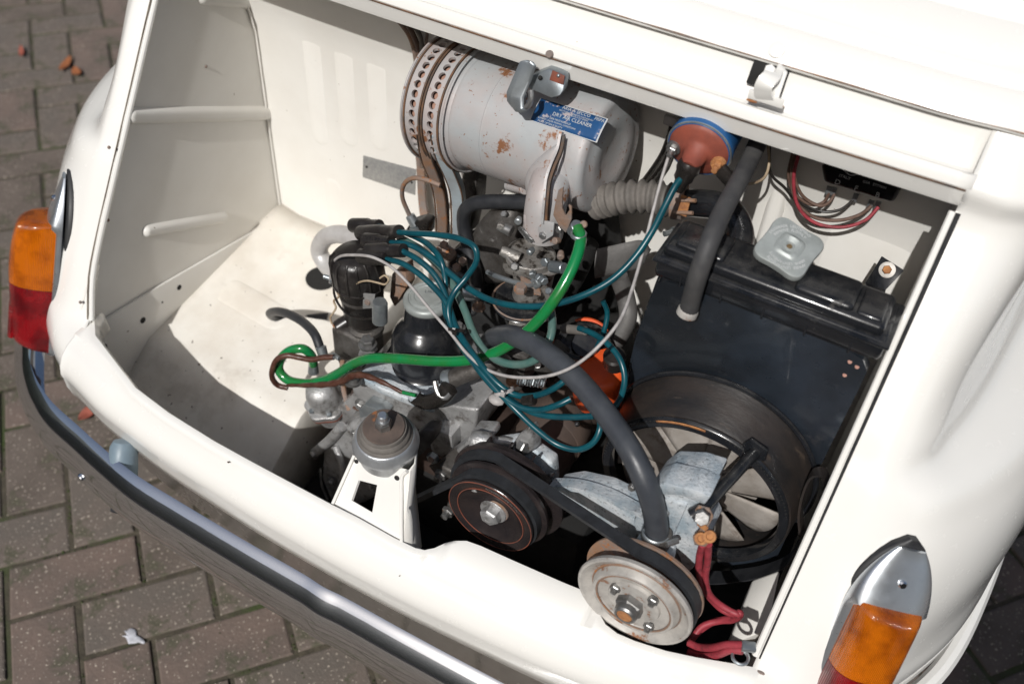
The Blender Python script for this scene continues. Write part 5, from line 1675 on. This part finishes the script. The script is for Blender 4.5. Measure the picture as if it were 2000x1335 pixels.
# ---- ignition coil
ic = U(1368, 286, .505)
coil = thing("ignition_coil", ic, "ignition coil with blue can and red brown cap under the rail", "ignition coil")
iax = V((.02, -1, -.22)).normalized()
part(coil, "coil_can", G().lathe(ic, iax, [(-.105, .022), (-.100, .0310), (-.008, .0325), (-.004, .0336), (.003, .0336), (.0050, .0320)], 44), M_blue, angle=45)
ccap = part(coil, "coil_cap", G().lathe(ic, iax, [(.002, .0322), (.005, .0312), (.008, .0275), (.010, .0180), (.013, .0120), (.030, .0095), (.034, .0090)], 40), M_coilcap, angle=60)
part(coil, "can_rim", G().tube([ic + iax * .0035 + basis(iax)[0] * math.cos(a) * .0328 + basis(iax)[1] * math.sin(a) * .0328 for a in [k * math.pi / 24 for k in range(48)]], .0012, 6, raw=True, closed=True), M_zinc)
tw = ic + iax * .030
btd = (U(1328, 362, .470) - tw).normalized()
part(coil, "coil_boot", G().lathe(tw, btd, [(-.004, .0105), (0, .0118), (.004, .0118), (.008, .0100), (.014, .0098), (.018, .0072), (.026, .0064), (.028, .0052)], 24), M_blackp, angle=50)
for (px, py, y, m) in ((1315, 290, .494, M_steel), (1402, 321, .494, M_rustf)):
    q = U(px, py, y)
    part(ccap, "terminal_nut", G().lathe(q, iax, [(-.004, .0075), (.0012, .0075), (.0014, .0055)], 18).hexb(q + iax * .001, iax, .0056, .005, .3).lathe(q, iax, [(0, .0032), (.011, .0030), (.0115, .001)], 12), m, angle=25)
part(coil, "coil_clamp", G().lathe(ic + iax * -.052, iax, [(-.010, .0292), (.010, .0292)], 40), M_rubber)
part(coil, "taped_joint", G().box(U(1418, 343, .490), (.020, .008, .014), rot=Matrix.Rotation(.6, 3, 'Y'), bev=.002), M_blackp)

# ---- regulator
rg = thing("voltage_regulator", U(1680, 370, .62), "black voltage regulator box lettered D F B on the firewall below the rail", "regulator")
rc = [U(1603, 326, .604), U(1612, 300, .604), U(1768, 344, .604), U(1757, 376, .604), U(1744, 398, .604), U(1608, 357, .604)]
part(rg, "regulator_cover", G().prism(rc, V((0, .030, 0)), bev=.004, seg=3), mat("gloss_black_cover", (.012, .012, .013), (.016, .016, .017), rough=.22, coat=.5, s1=30, speck=(.28, .24, .2), sspeck=160, thrs=.74), angle=50)
part(rg, "regulator_base", G().box(V((.932, .632, .835)), (.105, .012, .05), bev=.002), M_rust)
ex = (U(1744, 385, .604) - U(1608, 344, .604)).normalized()
for txt, sz, px, py in (("D", .0085, 1636, 356), ("F", .0085, 1672, 368), ("B", .0085, 1714, 381), ("ITALY", .0048, 1650, 346), ("GSA", .0042, 1692, 356), ("2777601", .0042, 1718, 364)):
    part(rg, "cover_lettering", text_g(txt, sz, (lambda c: lambda x, y, z: c + ex * x + V((0, 0, y)) + V((0, -z, 0)))(U(px, py, .6034)), .0002), M_print)
q = U(1656, 335, .6034)
part(rg, "cover_emblem", G().bar([q + V((-.008, 0, .003)), q + V((-.002, 0, -.001)), q + V((.003, 0, -.003)), q + V((.012, 0, .001))], .0012, .0006, (0, 0, 1)), M_print)
for (px, py) in ((1618, 372), (1628, 374), (1670, 386), (1700, 399), (1714, 401)):
    part(rg, "spade_terminal", G().box(U(px, py, .612), (.0055, .003, .010), bev=.0006), M_zinc)

# ---- plates on the firewall
dpl = [U(709, 304, .6385), U(812, 331, .6385), U(810, 381, .6385), U(708, 346, .6385)]
dpt = solo("data_plate", G().prism(dpl, V((0, .0012, 0)), bev=.0004), M_plate, "small grey metal data plate riveted on the firewall left of the air cleaner", "plate")
for (px, py) in ((716, 326), (804, 356)):
    part(dpt, "rivet", G().ball(U(px, py, .638), .0018, 8), M_dark)

# ------------------------------------------------------------------ hoses, pipes and leads (each one a thing)


def hose(name, pts, r, m, label, cat, group=None, seg=12, sub=8, g0=None):
    g = g0 or G()
    g.tube(P3(pts), r, seg, sub)
    return solo(name, g, m, label, cat, group, angle=60)


hose("breather_hose", [(1283, 1058, .250), (1283, 1035, .2485), (1276, 990, .248), (1262, 945, .252), (1240, 895, .262), (1205, 838, .280), (1160, 778, .300), (1110, 724, .318), (1060, 684, .333), (1018, 660, .345), (985, 655, .360), (962, 662, .375), (950, 680, .39)],
     .0118, mat("smooth_grey_black_hose", (.040, .044, .052), (.055, .060, .068), rough=.38, s1=40, bump=.08, sb=400), "thick smooth black hose arching from the engine down to the water pump", "hose", seg=20)
cl = thing("hose_clamp", U(1280, 1045, .249), "ribbed steel worm clamp on the lower end of the thick black hose", "clamp")
q = U(1281, 1040, .249)
clg = G()
rows = []
for k in range(96):
    a = 2 * math.pi * k / 96
    rr_ = .0140 + (.0006 if k % 2 else 0)
    rows.append([q + V((math.cos(a) * rr_, math.sin(a) * rr_, -.005)), q + V((math.cos(a) * rr_, math.sin(a) * rr_, .005))])
rows.append(rows[0])
part(cl, "clamp_band", clg.grid(rows), M_zinc, solid=.0012, angle=10)
part(cl, "clamp_screw", G().cyl(q + V((.014, -.008, .002)), q + V((.022, .002, .002)), .0035, seg=12), M_steel)

hose("overflow_hose", [(1487, 262, .560), (1468, 305, .530), (1440, 360, .475), (1408, 420, .428), (1384, 478, .392), (1364, 535, .380), (1350, 585, .385), (1346, 602, .386)], .0094, mat("scuffed_hose", (.042, .042, .044), (.065, .063, .062), (.12, .11, .11), thr=.68, rough=.6, s1=30, s3=70, bump=.2),
     "scuffed black hose crossing the radiator tank from the rail to the cowl", "hose", seg=16)
q = U(1344, 606, .386)
solo("hose_ferrule", G().lathe(q, V((.1, .2, 1)), [(-.006, .0095), (-.005, .0104), (.001, .0104), (.003, .0095)], 22), M_pumppul, "pale metal ring at the foot of the scuffed hose on the cowl", "ferrule")

# corrugated hose, its clamp and the black elbow
A = P3([(1160, 398, .515), (1200, 388, .515), (1262, 384, .520), (1318, 392, .525)])
SP = spline(A, 22)
tot = len(SP)
g = G().tube(SP, lambda t: .0170 + .0024 * math.sin(t * 2 * math.pi * 10), 22, raw=True)
solo("corrugated_hose", g, M_rubberg, "old grey corrugated hose between the air cleaner and the radiator elbow", "hose", angle=70)
rcl = thing("rusty_hose_clamp", U(1335, 393, .52), "rusty flat band clamp at the right end of the corrugated hose", "clamp")
d = (SP[-1] - SP[-2]).normalized()
q = SP[-1] + d * .004
part(rcl, "clamp_band", G().lathe(q, d, [(-.006, .0192), (-.006, .0200), (.007, .0200), (.007, .0192)], 32), M_rust)
part(rcl, "clamp_plate", G().box(U(1336, 402, .500), (.011, .003, .024), bev=.0008), M_rustf)
for dz_ in (-.008, .008):
    part(rcl, "clamp_screw", G().cyl(U(1318, 402, .500) + V((0, 0, dz_)), U(1356, 404, .497) + V((0, 0, dz_)), .0022, seg=8), M_rust)
hose("radiator_elbow", [(1345, 396, .525), (1375, 398, .520), (1405, 404, .512), (1432, 425, .500), (1444, 458, .485), (1440, 492, .465)], .0150, M_black, "glossy black elbow pipe from the rusty clamp into the radiator tank", "pipe", seg=22)

hose("vent_hose", [(1040, 395, .50), (1000, 394, .50), (955, 394, .50), (925, 398, .50), (908, 412, .50), (906, 440, .50), (914, 480, .495), (928, 530, .485), (932, 570, .475)], .0088, M_rubber, "black hose bending square left of the carburettor and running behind the leads", "hose", seg=16)
hose("brown_pipe", [(860, 362, .50), (835, 352, .50), (806, 348, .505), (788, 362, .51), (786, 386, .515), (796, 412, .52), (806, 432, .525)], .0030, M_rust, "thin rusty curved pipe beside the strap legs of the air cleaner", "pipe", seg=10)
solo("pipe_union", G().cyl(U(800, 420, .52), U(812, 440, .52), .0062, .0075, 14, bev=.001).cyl(U(812, 440, .52), U(816, 448, .52), .010, seg=6), M_zinc, "grey pipe union at the foot of the thin rusty pipe", "union")
solo("union_block", G().prism(P3([(790, 452, .515), (800, 436, .515), (822, 430, .515), (836, 436, .515), (834, 462, .515), (800, 464, .515)]), V((0, .02, 0)), bev=.003), M_blackp, "black clip block holding the pipe union behind the distributor", "clip")

# green fuel hose
hose("fuel_hose", [(612, 712, .352), (608, 694, .348), (592, 681, .342), (568, 684, .335), (549, 700, .328), (545, 722, .322), (560, 740, .320), (592, 748, .322), (630, 743, .325), (662, 728, .325), (690, 710, .322), (722, 700, .320), (780, 700, .322), (850, 705, .328),
                   (915, 703, .335), (962, 690, .340), (1002, 668, .345), (1045, 632, .352), (1082, 586, .365), (1112, 535, .385), (1130, 490, .405), (1134, 462, .418), (1127, 443, .425)], .0062, M_green,
     "bright green fuel hose looping from the fuel pump up to the carburettor", "fuel hose", seg=16)
solo("hose_spring_clip", G().tube([U(1130, 458, .418) + V((math.cos(t * .6) * .0075, math.sin(t * .6) * .0075, t * .00022 - .003)) for t in range(26)], .0012, 6, raw=True), M_zinc, "small wire clip at the upper end of the green hose", "clip")
hose("sheathed_lead", [(652, 697, .345), (630, 698, .340), (608, 702, .334), (585, 698, .330), (562, 694, .324), (543, 700, .318), (533, 718, .314), (532, 738, .314), (543, 752, .318), (562, 757, .322)], .0038, M_brownsl, "dark brown sheathed lead looping beside the green hose left end", "wire", seg=10)
hose("torn_brown_sleeve", [(562, 752, .312), (600, 752, .311), (640, 750, .312), (668, 744, .312), (690, 733, .312), (712, 733, .312), (745, 745, .311), (786, 766, .311)], lambda t: .0020 + .0026 * math.sin(t * math.pi) + .0004 * math.sin(t * 60), M_brownsl, "torn brown sleeve lying along the front edge of the cylinder head", "sleeve", seg=10)
hose("green_wire", [(780, 764, .312), (796, 768, .3115), (812, 772, .312)], .0024, M_green, "short green wire coming out of the torn brown sleeve", "wire", seg=8)
# black hoses over the ledge
hose("ledge_hose", [(626, 682, .360), (616, 655, .370), (596, 632, .385), (566, 614, .400), (540, 608, .415), (527, 612, .43), (540, 620, .45), (580, 622, .47), (640, 618, .49)], .0062, M_rubber, "thin black hose hooking over the cream ledge into the fuel pump", "hose", seg=12)
hose("ledge_hose_end", [(668, 640, .40), (660, 665, .40), (668, 700, .395), (680, 720, .38)], .0060, M_rubber, "short black hose dropping below the distributor beside the ledge", "hose", seg=12)
hose("heater_duct", [(722, 478, .50), (690, 464, .51), (660, 457, .515), (634, 466, .52), (624, 492, .522), (640, 520, .515), (672, 538, .50), (700, 545, .49)], .0128, M_duct, "pale grey duct curling round above the black hole in the ledge", "duct", seg=22)

# teal ignition leads
TG = "teal spark plug leads"
lead = .0034
hose("ignition_lead", [(776, 453, .405), (800, 455, .400), (850, 458, .395), (900, 467, .390), (928, 484, .385), (931, 508, .380), (912, 540, .370), (888, 570, .355), (876, 600, .345), (880, 632, .335), (898, 668, .322), (930, 714, .305), (968, 758, .295), (1008, 800, .288), (1048, 838, .285), (1090, 868, .285), (1130, 877, .288), (1160, 862, .295), (1172, 835, .305), (1170, 812, .315)],
     lead, M_teal, "teal lead with the widest upper bend and the lowest loop over the dynamo", "ignition lead", TG)
hose("ignition_lead", [(735, 441, .44), (760, 446, .435), (800, 458, .42), (840, 480, .40), (862, 510, .385), (870, 550, .375), (868, 590, .36), (874, 626, .345), (892, 662, .330), (925, 708, .312), (965, 752, .300), (1005, 786, .294), (1050, 808, .292), (1110, 814, .295), (1160, 812, .300)],
     lead, M_teal, "teal lead from the rearmost distributor tower, ending right in the second loop", "ignition lead", TG)
hose("ignition_lead", [(786, 490, .380), (815, 506, .375), (845, 532, .370), (866, 565, .362), (878, 600, .350), (890, 636, .336), (908, 668, .322), (940, 712, .306), (972, 748, .298), (1005, 770, .298), (1045, 772, .300), (1085, 756, .305), (1110, 735, .315), (1120, 715, .33)],
     lead, M_teal, "teal lead from the middle front tower, passing under the white wire", "ignition lead", TG)
hose("ignition_lead", [(752, 506, .372), (785, 514, .368), (820, 536, .364), (852, 566, .358), (872, 592, .350), (884, 630, .338), (902, 672, .320), (935, 722, .303), (970, 762, .294), (1010, 792, .290), (1050, 800, .292), (1090, 790, .297), (1115, 778, .305)],
     lead, M_teal, "teal lead from the lowest distributor tower across the oil filler cap", "ignition lead", TG)
hose("coil_lead", [(760, 474, .395), (800, 478, .392), (840, 500, .388), (880, 535, .380), (920, 566, .372), (965, 588, .366), (1020, 598, .364), (1080, 594, .368), (1140, 576, .378), (1195, 546, .395), (1240, 502, .415), (1275, 450, .435), (1300, 400, .450), (1320, 362, .462), (1331, 348, .466)],
     .0036, M_teal, "long teal lead sweeping from the distributor up to the ignition coil", "ignition lead")
hose("ignition_lead", [(1130, 640, .40), (1160, 652, .395), (1190, 674, .385), (1212, 704, .375), (1220, 740, .365), (1212, 776, .355), (1196, 800, .350), (1184, 815, .350)], lead, M_teal, "teal lead curving round the right side of the orange oil filter", "ignition lead", TG)
hose("ignition_lead", [(1178, 588, .44), (1186, 610, .44), (1180, 645, .43), (1165, 680, .42)], .0030, M_teal, "short shaded teal lead above the orange oil filter", "ignition lead", TG)
solo("lead_sleeve", G().cyl(U(1022, 782, .2950), U(1044, 780, .296), .0055, .0060, 14, bev=.001), M_blackp, "small black sleeve joining a teal lead over the dynamo", "sleeve")
hose("clear_tube", [(780, 464, .42), (820, 486, .408), (858, 520, .395), (888, 562, .380), (908, 606, .365), (924, 648, .350), (948, 686, .340), (985, 708, .336), (1025, 710, .338), (1058, 692, .345), (1076, 655, .360), (1078, 620, .375), (1070, 590, .39)],
     .0046, M_clear, "greenish clear plastic tube running with the teal leads and curling right", "tube", seg=12)
hose("white_wire", [(645, 552, .386), (646, 536, .384), (650, 514, .380), (664, 501, .374), (690, 498, .365), (730, 503, .355), (765, 522, .350), (800, 556, .345), (840, 604, .335), (880, 650, .322), (912, 690, .310), (945, 718, .304), (985, 733, .302), (1040, 737, .300), (1085, 730, .302), (1125, 712, .310), (1170, 675, .325), (1210, 626, .350), (1236, 560, .390), (1256, 490, .425), (1276, 410, .455), (1292, 350, .475), (1306, 305, .488)],
     .0018, M_white, "thin white wire arching from the distributor terminal to the ignition coil", "wire", seg=8)


def zip_tie(px, py, y, d, r, m, label):
    q = U(px, py, y)
    d = V(d).normalized()
    u, w = basis(d)
    g = G()
    rows = [[q + d * s + u * math.cos(a) * r + w * math.sin(a) * r for a in [k * math.pi / 12 for k in range(24)]] for s in (-.0018, .0018)]
    rows = [rows[0], rows[1], [p + (q + d * .0018 - p).normalized() * -.0012 for p in rows[1]], [p + (q - d * .0018 - p).normalized() * -.0012 for p in rows[0]], rows[0]]
    g.grid(rows, wrap=True)
    g.box(q + V((.25, -.7, .5)).normalized() * r * 1.1, (.0055, .0055, .006), bev=.001)
    g.bar([q + V((.2, -.6, .7)).normalized() * r * t for t in (1.0, 1.7, 2.5)], .003, .0012, (1, 0, 0))
    return solo("zip_tie", g, m, label, "zip tie")


zip_tie(892, 645, .3300, (.25, -.6, -.6), .0092, M_blackp, "black zip tie bunching the teal leads right of the oil filler")
zip_tie(985, 764, .2960, (.5, -.3, -.6), .0098, M_white, "white zip tie bunching the teal leads near the dynamo")

# red battery cables
RG = "red battery cables by the fan"
hose("battery_cable", [(1372, 1062, .248), (1366, 1090, .255), (1366, 1120, .258), (1376, 1150, .262), (1392, 1172, .266), (1412, 1190, .268), (1432, 1198, .268), (1445, 1196, .268), (1440, 1206, .270), (1420, 1208, .272), (1390, 1215, .27), (1365, 1232, .262), (1345, 1255, .25)],
     .0038, M_red, "red cable dropping from the left rusty terminal to a hooked bend", "cable", RG, seg=10)
hose("battery_cable", [(1384, 1062, .248), (1382, 1095, .256), (1378, 1130, .260), (1386, 1160, .262), (1404, 1178, .264), (1426, 1192, .265), (1442, 1200, .266), (1430, 1210, .27), (1405, 1212, .27), (1372, 1222, .262), (1352, 1246, .25)],
     .0036, M_red, "red cable dropping from the right rusty terminal close behind its twin", "cable", RG, seg=10)
hose("battery_cable", [(1345, 1254, .232), (1362, 1262, .230), (1390, 1264, .228), (1420, 1258, .228), (1454, 1258, .228)], .0040, M_red, "upper of two short red cables ending at the sill corner", "cable", RG, seg=10)
hose("battery_cable", [(1345, 1272, .226), (1368, 1280, .224), (1400, 1278, .224), (1428, 1268, .225), (1450, 1270, .226)], .0040, M_red, "lower of two short red cables ending at the sill corner", "cable", RG, seg=10)
solo("cable_lug", G().box(U(1462, 1262, .228), (.014, .010, .006), rot=Matrix.Rotation(.4, 3, 'Z'), bev=.001).tube([U(1446, 1282, .222) + V((math.cos(a) * .008, math.sin(a) * .008, 0)) for a in [k * math.pi / 8 for k in range(16)]], .0018, 6, raw=True, closed=True), M_zinc, "frayed metal cable lug in the corner under the red cables", "lug")

def wallpt(px, py, gap=.008):
    y = FW
    for _ in range(8):
        p = U(px, py, y)
        y = FW - max(0, (p.z - .75)) * .31 - gap
    return (px, py, y)


# regulator wires, coil wires, loom
WG = "wires hanging from the voltage regulator"
for pts, r, m, lb in (
        ([(1548, 300, .585), (1540, 345, .59), (1552, 378, .595), (1585, 400, .60), (1608, 395, .61), (1620, 376, .612)], .0018, M_brownw, "brown wire to the leftmost spade of the black regulator"),
        ([(1556, 300, .585), (1552, 345, .59), (1570, 385, .595), (1605, 402, .60), (1622, 392, .608), (1630, 378, .612)], .0018, M_brownw, "brown wire to the second spade of the black regulator"),
        ([(1503, 285, .585), (1506, 340, .59), (1532, 366, .593), (1556, 392, .595), (1600, 412, .60), (1640, 410, .605), (1668, 390, .612)], .0016, M_blackp, "black wire to the middle spade of the black regulator"),
        ([(1552, 300, .580), (1546, 350, .585), (1556, 395, .588), (1590, 424, .592), (1640, 430, .598), (1682, 418, .605), (1702, 402, .610)], .0020, M_brownw, "brown wire to the fourth spade of the black regulator"),
        ([(1560, 300, .578), (1550, 350, .582), (1560, 405, .585), (1590, 434, .588), (1640, 444, .592), (1690, 430, .600), (1716, 404, .608)], .0020, M_red, "red wire with the lowest loop under the black regulator")):
    hose("regulator_wire", pts, r, m, lb, "wire", WG, seg=8)
hose("beige_wire", [(1500, 282, .575), (1502, 320, .572), (1494, 345, .560), (1472, 358, .540), (1450, 356, .515), (1432, 347, .495)], .0016, M_beige, "beige wire curving from the rail to the taped joint of the coil", "wire", seg=8)
for pts, lb in (([wallpt(*q_[:2]) for q_ in [(1312, 238, .60), (1306, 262, .60), (1292, 300, .61), (1262, 345, .62), (1235, 378, .625)]], "left dark wire of the bundle beside the coil"),
                ([wallpt(*q_[:2]) for q_ in [(1320, 236, .60), (1313, 268, .60), (1298, 312, .61), (1270, 352, .62), (1245, 384, .625)]], "middle dark wire of the bundle beside the coil"),
                ([wallpt(*q_[:2]) for q_ in [(1328, 240, .595), (1318, 276, .60), (1304, 318, .61), (1280, 356, .62), (1254, 388, .625)]], "right dark wire of the bundle beside the coil")):
    hose("loom_wire", pts, .0024, M_blackp, lb, "wire", "dark wires beside the ignition coil", seg=8)
solo("loom_clip", G().box(U(*wallpt(1310, 236, .012)), (.016, .006, .012), bev=.002), M_white, "cream clip holding the dark wires beside the coil", "clip")
for pts, r, m, lb in (([wallpt(*q_[:2]) for q_ in [(776, 36, .628), (800, 70, .628), (812, 110, .628), (814, 170, .628), (812, 240, .628), (818, 320, .628), (828, 400, .626), (832, 440, .62)]], .0036, M_rust, "rusty brown pipe running down the firewall behind the air cleaner"),
                      ([wallpt(*q_[:2]) for q_ in [(794, 42, .628), (812, 80, .626), (822, 120, .626), (820, 160, .626)]], .0034, M_brownw, "dark brown wire hanging from the rail left of the air cleaner"),
                      ([wallpt(*q_[:2]) for q_ in [(806, 46, .628), (820, 70, .627), (824, 110, .626), (818, 150, .626)]], .0030, M_rubberg, "grey brown wire in the bundle left of the air cleaner"),
                      ([wallpt(*q_[:2]) for q_ in [(835, 56, .63), (833, 80, .63), (827, 112, .628)]], .0020, M_brownw, "short thin wire right of the bundle under the rail")):
    hose("loom_wire", pts, r, m, lb, "wire", "wires and pipes on the firewall by the air cleaner", seg=8)
solo("pipe_clip", G().box(U(*wallpt(814, 156, .012)), (.018, .006, .012), bev=.002), M_bay, "cream clip holding the wires left of the air cleaner", "clip")
solo("rear_strap", G().bar(P3([(822, 330, .62), (826, 400, .615), (834, 452, .60)]), .012, .004, (1, 0, 0)), M_rust, "rusty flat strap behind the strap legs of the air cleaner", "strap")
# exhaust shield and pipes between engine and radiator
g = G()
rows = []
A, B = U(1165, 515, .50), U(1268, 492, .54)
for i in range(15):
    t = i / 14
    c = A.lerp(B, t)
    h = .018 * math.sqrt(max(0, 1 - max(0, (t - .72) / .28) ** 2)) + .0005
    rows.append([c + V((0, -.006 * math.sin(a), 0)) + V((-.2, .25, .95)).normalized() * (math.cos(a) * h) for a in [k * math.pi / 8 for k in range(16)]])
solo("heat_shield", g.grid(rows, wrap=True), M_exh, "dull grey rounded heat shield poking out left of the radiator", "shield", angle=60)
hose("exhaust_pipe", [(1208, 540, .50), (1222, 580, .50), (1226, 620, .49), (1206, 660, .48), (1170, 690, .48)], .0110, M_exh, "bent grey pipe between the engine and the radiator cowl", "pipe", seg=16)
hose("dark_hose", [(1240, 700, .47), (1238, 760, .45), (1226, 800, .44), (1200, 826, .44)], .0060, M_rubber, "dark hose beside the shroud next to the orange filter", "hose", seg=12)
solo("grey_tube_joint", G().cyl(U(1100, 641, .41), U(1145, 646, .40), .0055, .0050, 14, bev=.001), M_rubberg, "short grey tube joint right of the clear tube end", "joint")
hose("choke_cable", [(1050, 676, .36), (1100, 690, .37), (1130, 700, .38)], .0030, M_rubber, "thin dark cable above the thick black hose", "cable", seg=8)
solo("firewall_stud", G().lathe(U(1318, 452, .600), V((-.5, -.8, .1)), [(0, .006), (.003, .006), (.003, .0036), (.016, .0036)], 12), M_zinc, "loose zinc stud on the firewall left of the radiator", "stud")

# ------------------------------------------------------------------ small wear and fittings
apron = next(c for c in car.children if c.name.startswith("rear_apron"))
for (px, py, z, r) in ((862, 1161, .478, .0011), (981, 1170, .479, .0007), (780, 1124, .482, .0006), (1126, 1232, .478, .0008), (446, 902, .4965, .0012), (318, 806, .498, .0013), (330, 811, .498, .0009)):
    part(apron, "paint_chip", G().ball(UZ(px, py, z + .0012), r, 6, (1.4, 1, .6)), M_darkedge)
for (px, py) in ((1176, 1190), (1480, 1296), (1486, 1312)):
    part(apron, "rust_patch", G().ball(UZ(px, py, .4995), .0028, 8, (1.6, .8, .35)), M_rust)
# seam sealer and welds round the bay
for (a, b) in (((527, 2), (545, 418)),):
    A, B = U(*a, FW - .001), U(*b, FW - .001)
    part(fw, "seam_sealer", G().tube([V((XL + .003, FW - .003 - (max(0, z_ - .75) * .31), z_)) for z_ in [.44 + .03 * k for k in range(17)]], lambda t: .0016 + .0003 * math.sin(t * 47), 6, raw=True), M_bay)
part(shelf, "seam_sealer", G().tube([V((XL + .006, y_, shz(y_) + .005)) for y_ in [.30 + .0225 * k for k in range(15)]], lambda t: .0020 + .0004 * math.sin(t * 39), 6, raw=True), M_bay)
for k in range(10):
    x_ = .15 + .055 * k
    if x_ < .42:
        part(fw, "weld_spot", G().ball(V((x_, FW - .0003, .475)), .0026, 8, (1, .3, 1)), M_bay)
# more fittings on the engine
for (px, py, y, d, r, h, m) in ((705, 790, .336, NY, .006, .006, M_steel), (765, 812, .336, NY, .0045, .004, M_steel), (935, 838, .36, NY, .006, .006, M_steel), (700, 880, .306, NY, .0055, .005, M_steel),
                                (740, 960, .306, NY, .0055, .005, M_steel), (648, 940, .306, NY, .005, .005, M_steel), (985, 705, .36, ZU, .006, .007, M_steel), (1002, 745, .35, ZU, .0055, .006, M_rust),
                                (950, 700, .36, ZU, .005, .006, M_zinc), (760, 700, .37, ZU, .005, .006, M_steel), (896, 640, .40, ZU, .0055, .007, M_steel), (935, 600, .43, ZU, .0055, .007, M_rust)):
    bolt(eng, px, py, y, d, r, h, m, washer=r * 1.5)
part(eng, "side_casting", G().prism(P3([(955, 690, .375), (990, 680, .375), (1030, 700, .375), (1020, 760, .372), (985, 790, .370), (960, 770, .370)]), V((0, .05, 0)), bev=.004, seg=2), M_aludark, angle=30)
part(eng, "casting_rib", G().bar(P3([(700, 812, .334), (770, 845, .334), (850, 872, .334), (920, 890, .334)]), .006, .004, (0, 1, 0)), M_aludark)
part(eng, "casting_rib", G().tube(P3([(655, 870, .308), (668, 910, .300), (664, 960, .302)]), .0045, 10), M_alu)
part(eng, "casting_rib", G().tube(P3([(700, 848, .306), (722, 890, .300), (724, 950, .302)]), .0040, 10), M_alu)
part(eng, "dipstick_tube", G().tube(P3([(672, 680, .39), (668, 720, .375), (672, 765, .355), (682, 800, .345)]), .0035, 8), M_rust)
part(eng, "exhaust_flange", G().prism(P3([(1040, 690, .40), (1075, 680, .40), (1100, 700, .40), (1092, 730, .40), (1055, 738, .40), (1036, 718, .40)]), V((0, .02, 0)), bev=.003), M_aludark, angle=30)
part(eng, "flange_stud", G().cyl(U(1050, 712, .398), U(1050, 712, .385), .0040, seg=10), M_steel)
part(eng, "flange_stud", G().cyl(U(1084, 704, .398), U(1084, 704, .385), .0040, seg=10), M_rust)
part(eng, "spring_wound_lead", G().tube([U(1012, 742, .345).lerp(U(1065, 748, .35), t / 60) + V((0, math.cos(t * 1.1) * .0055, math.sin(t * 1.1) * .0055)) for t in range(61)], .0010, 5, raw=True), M_zinc)
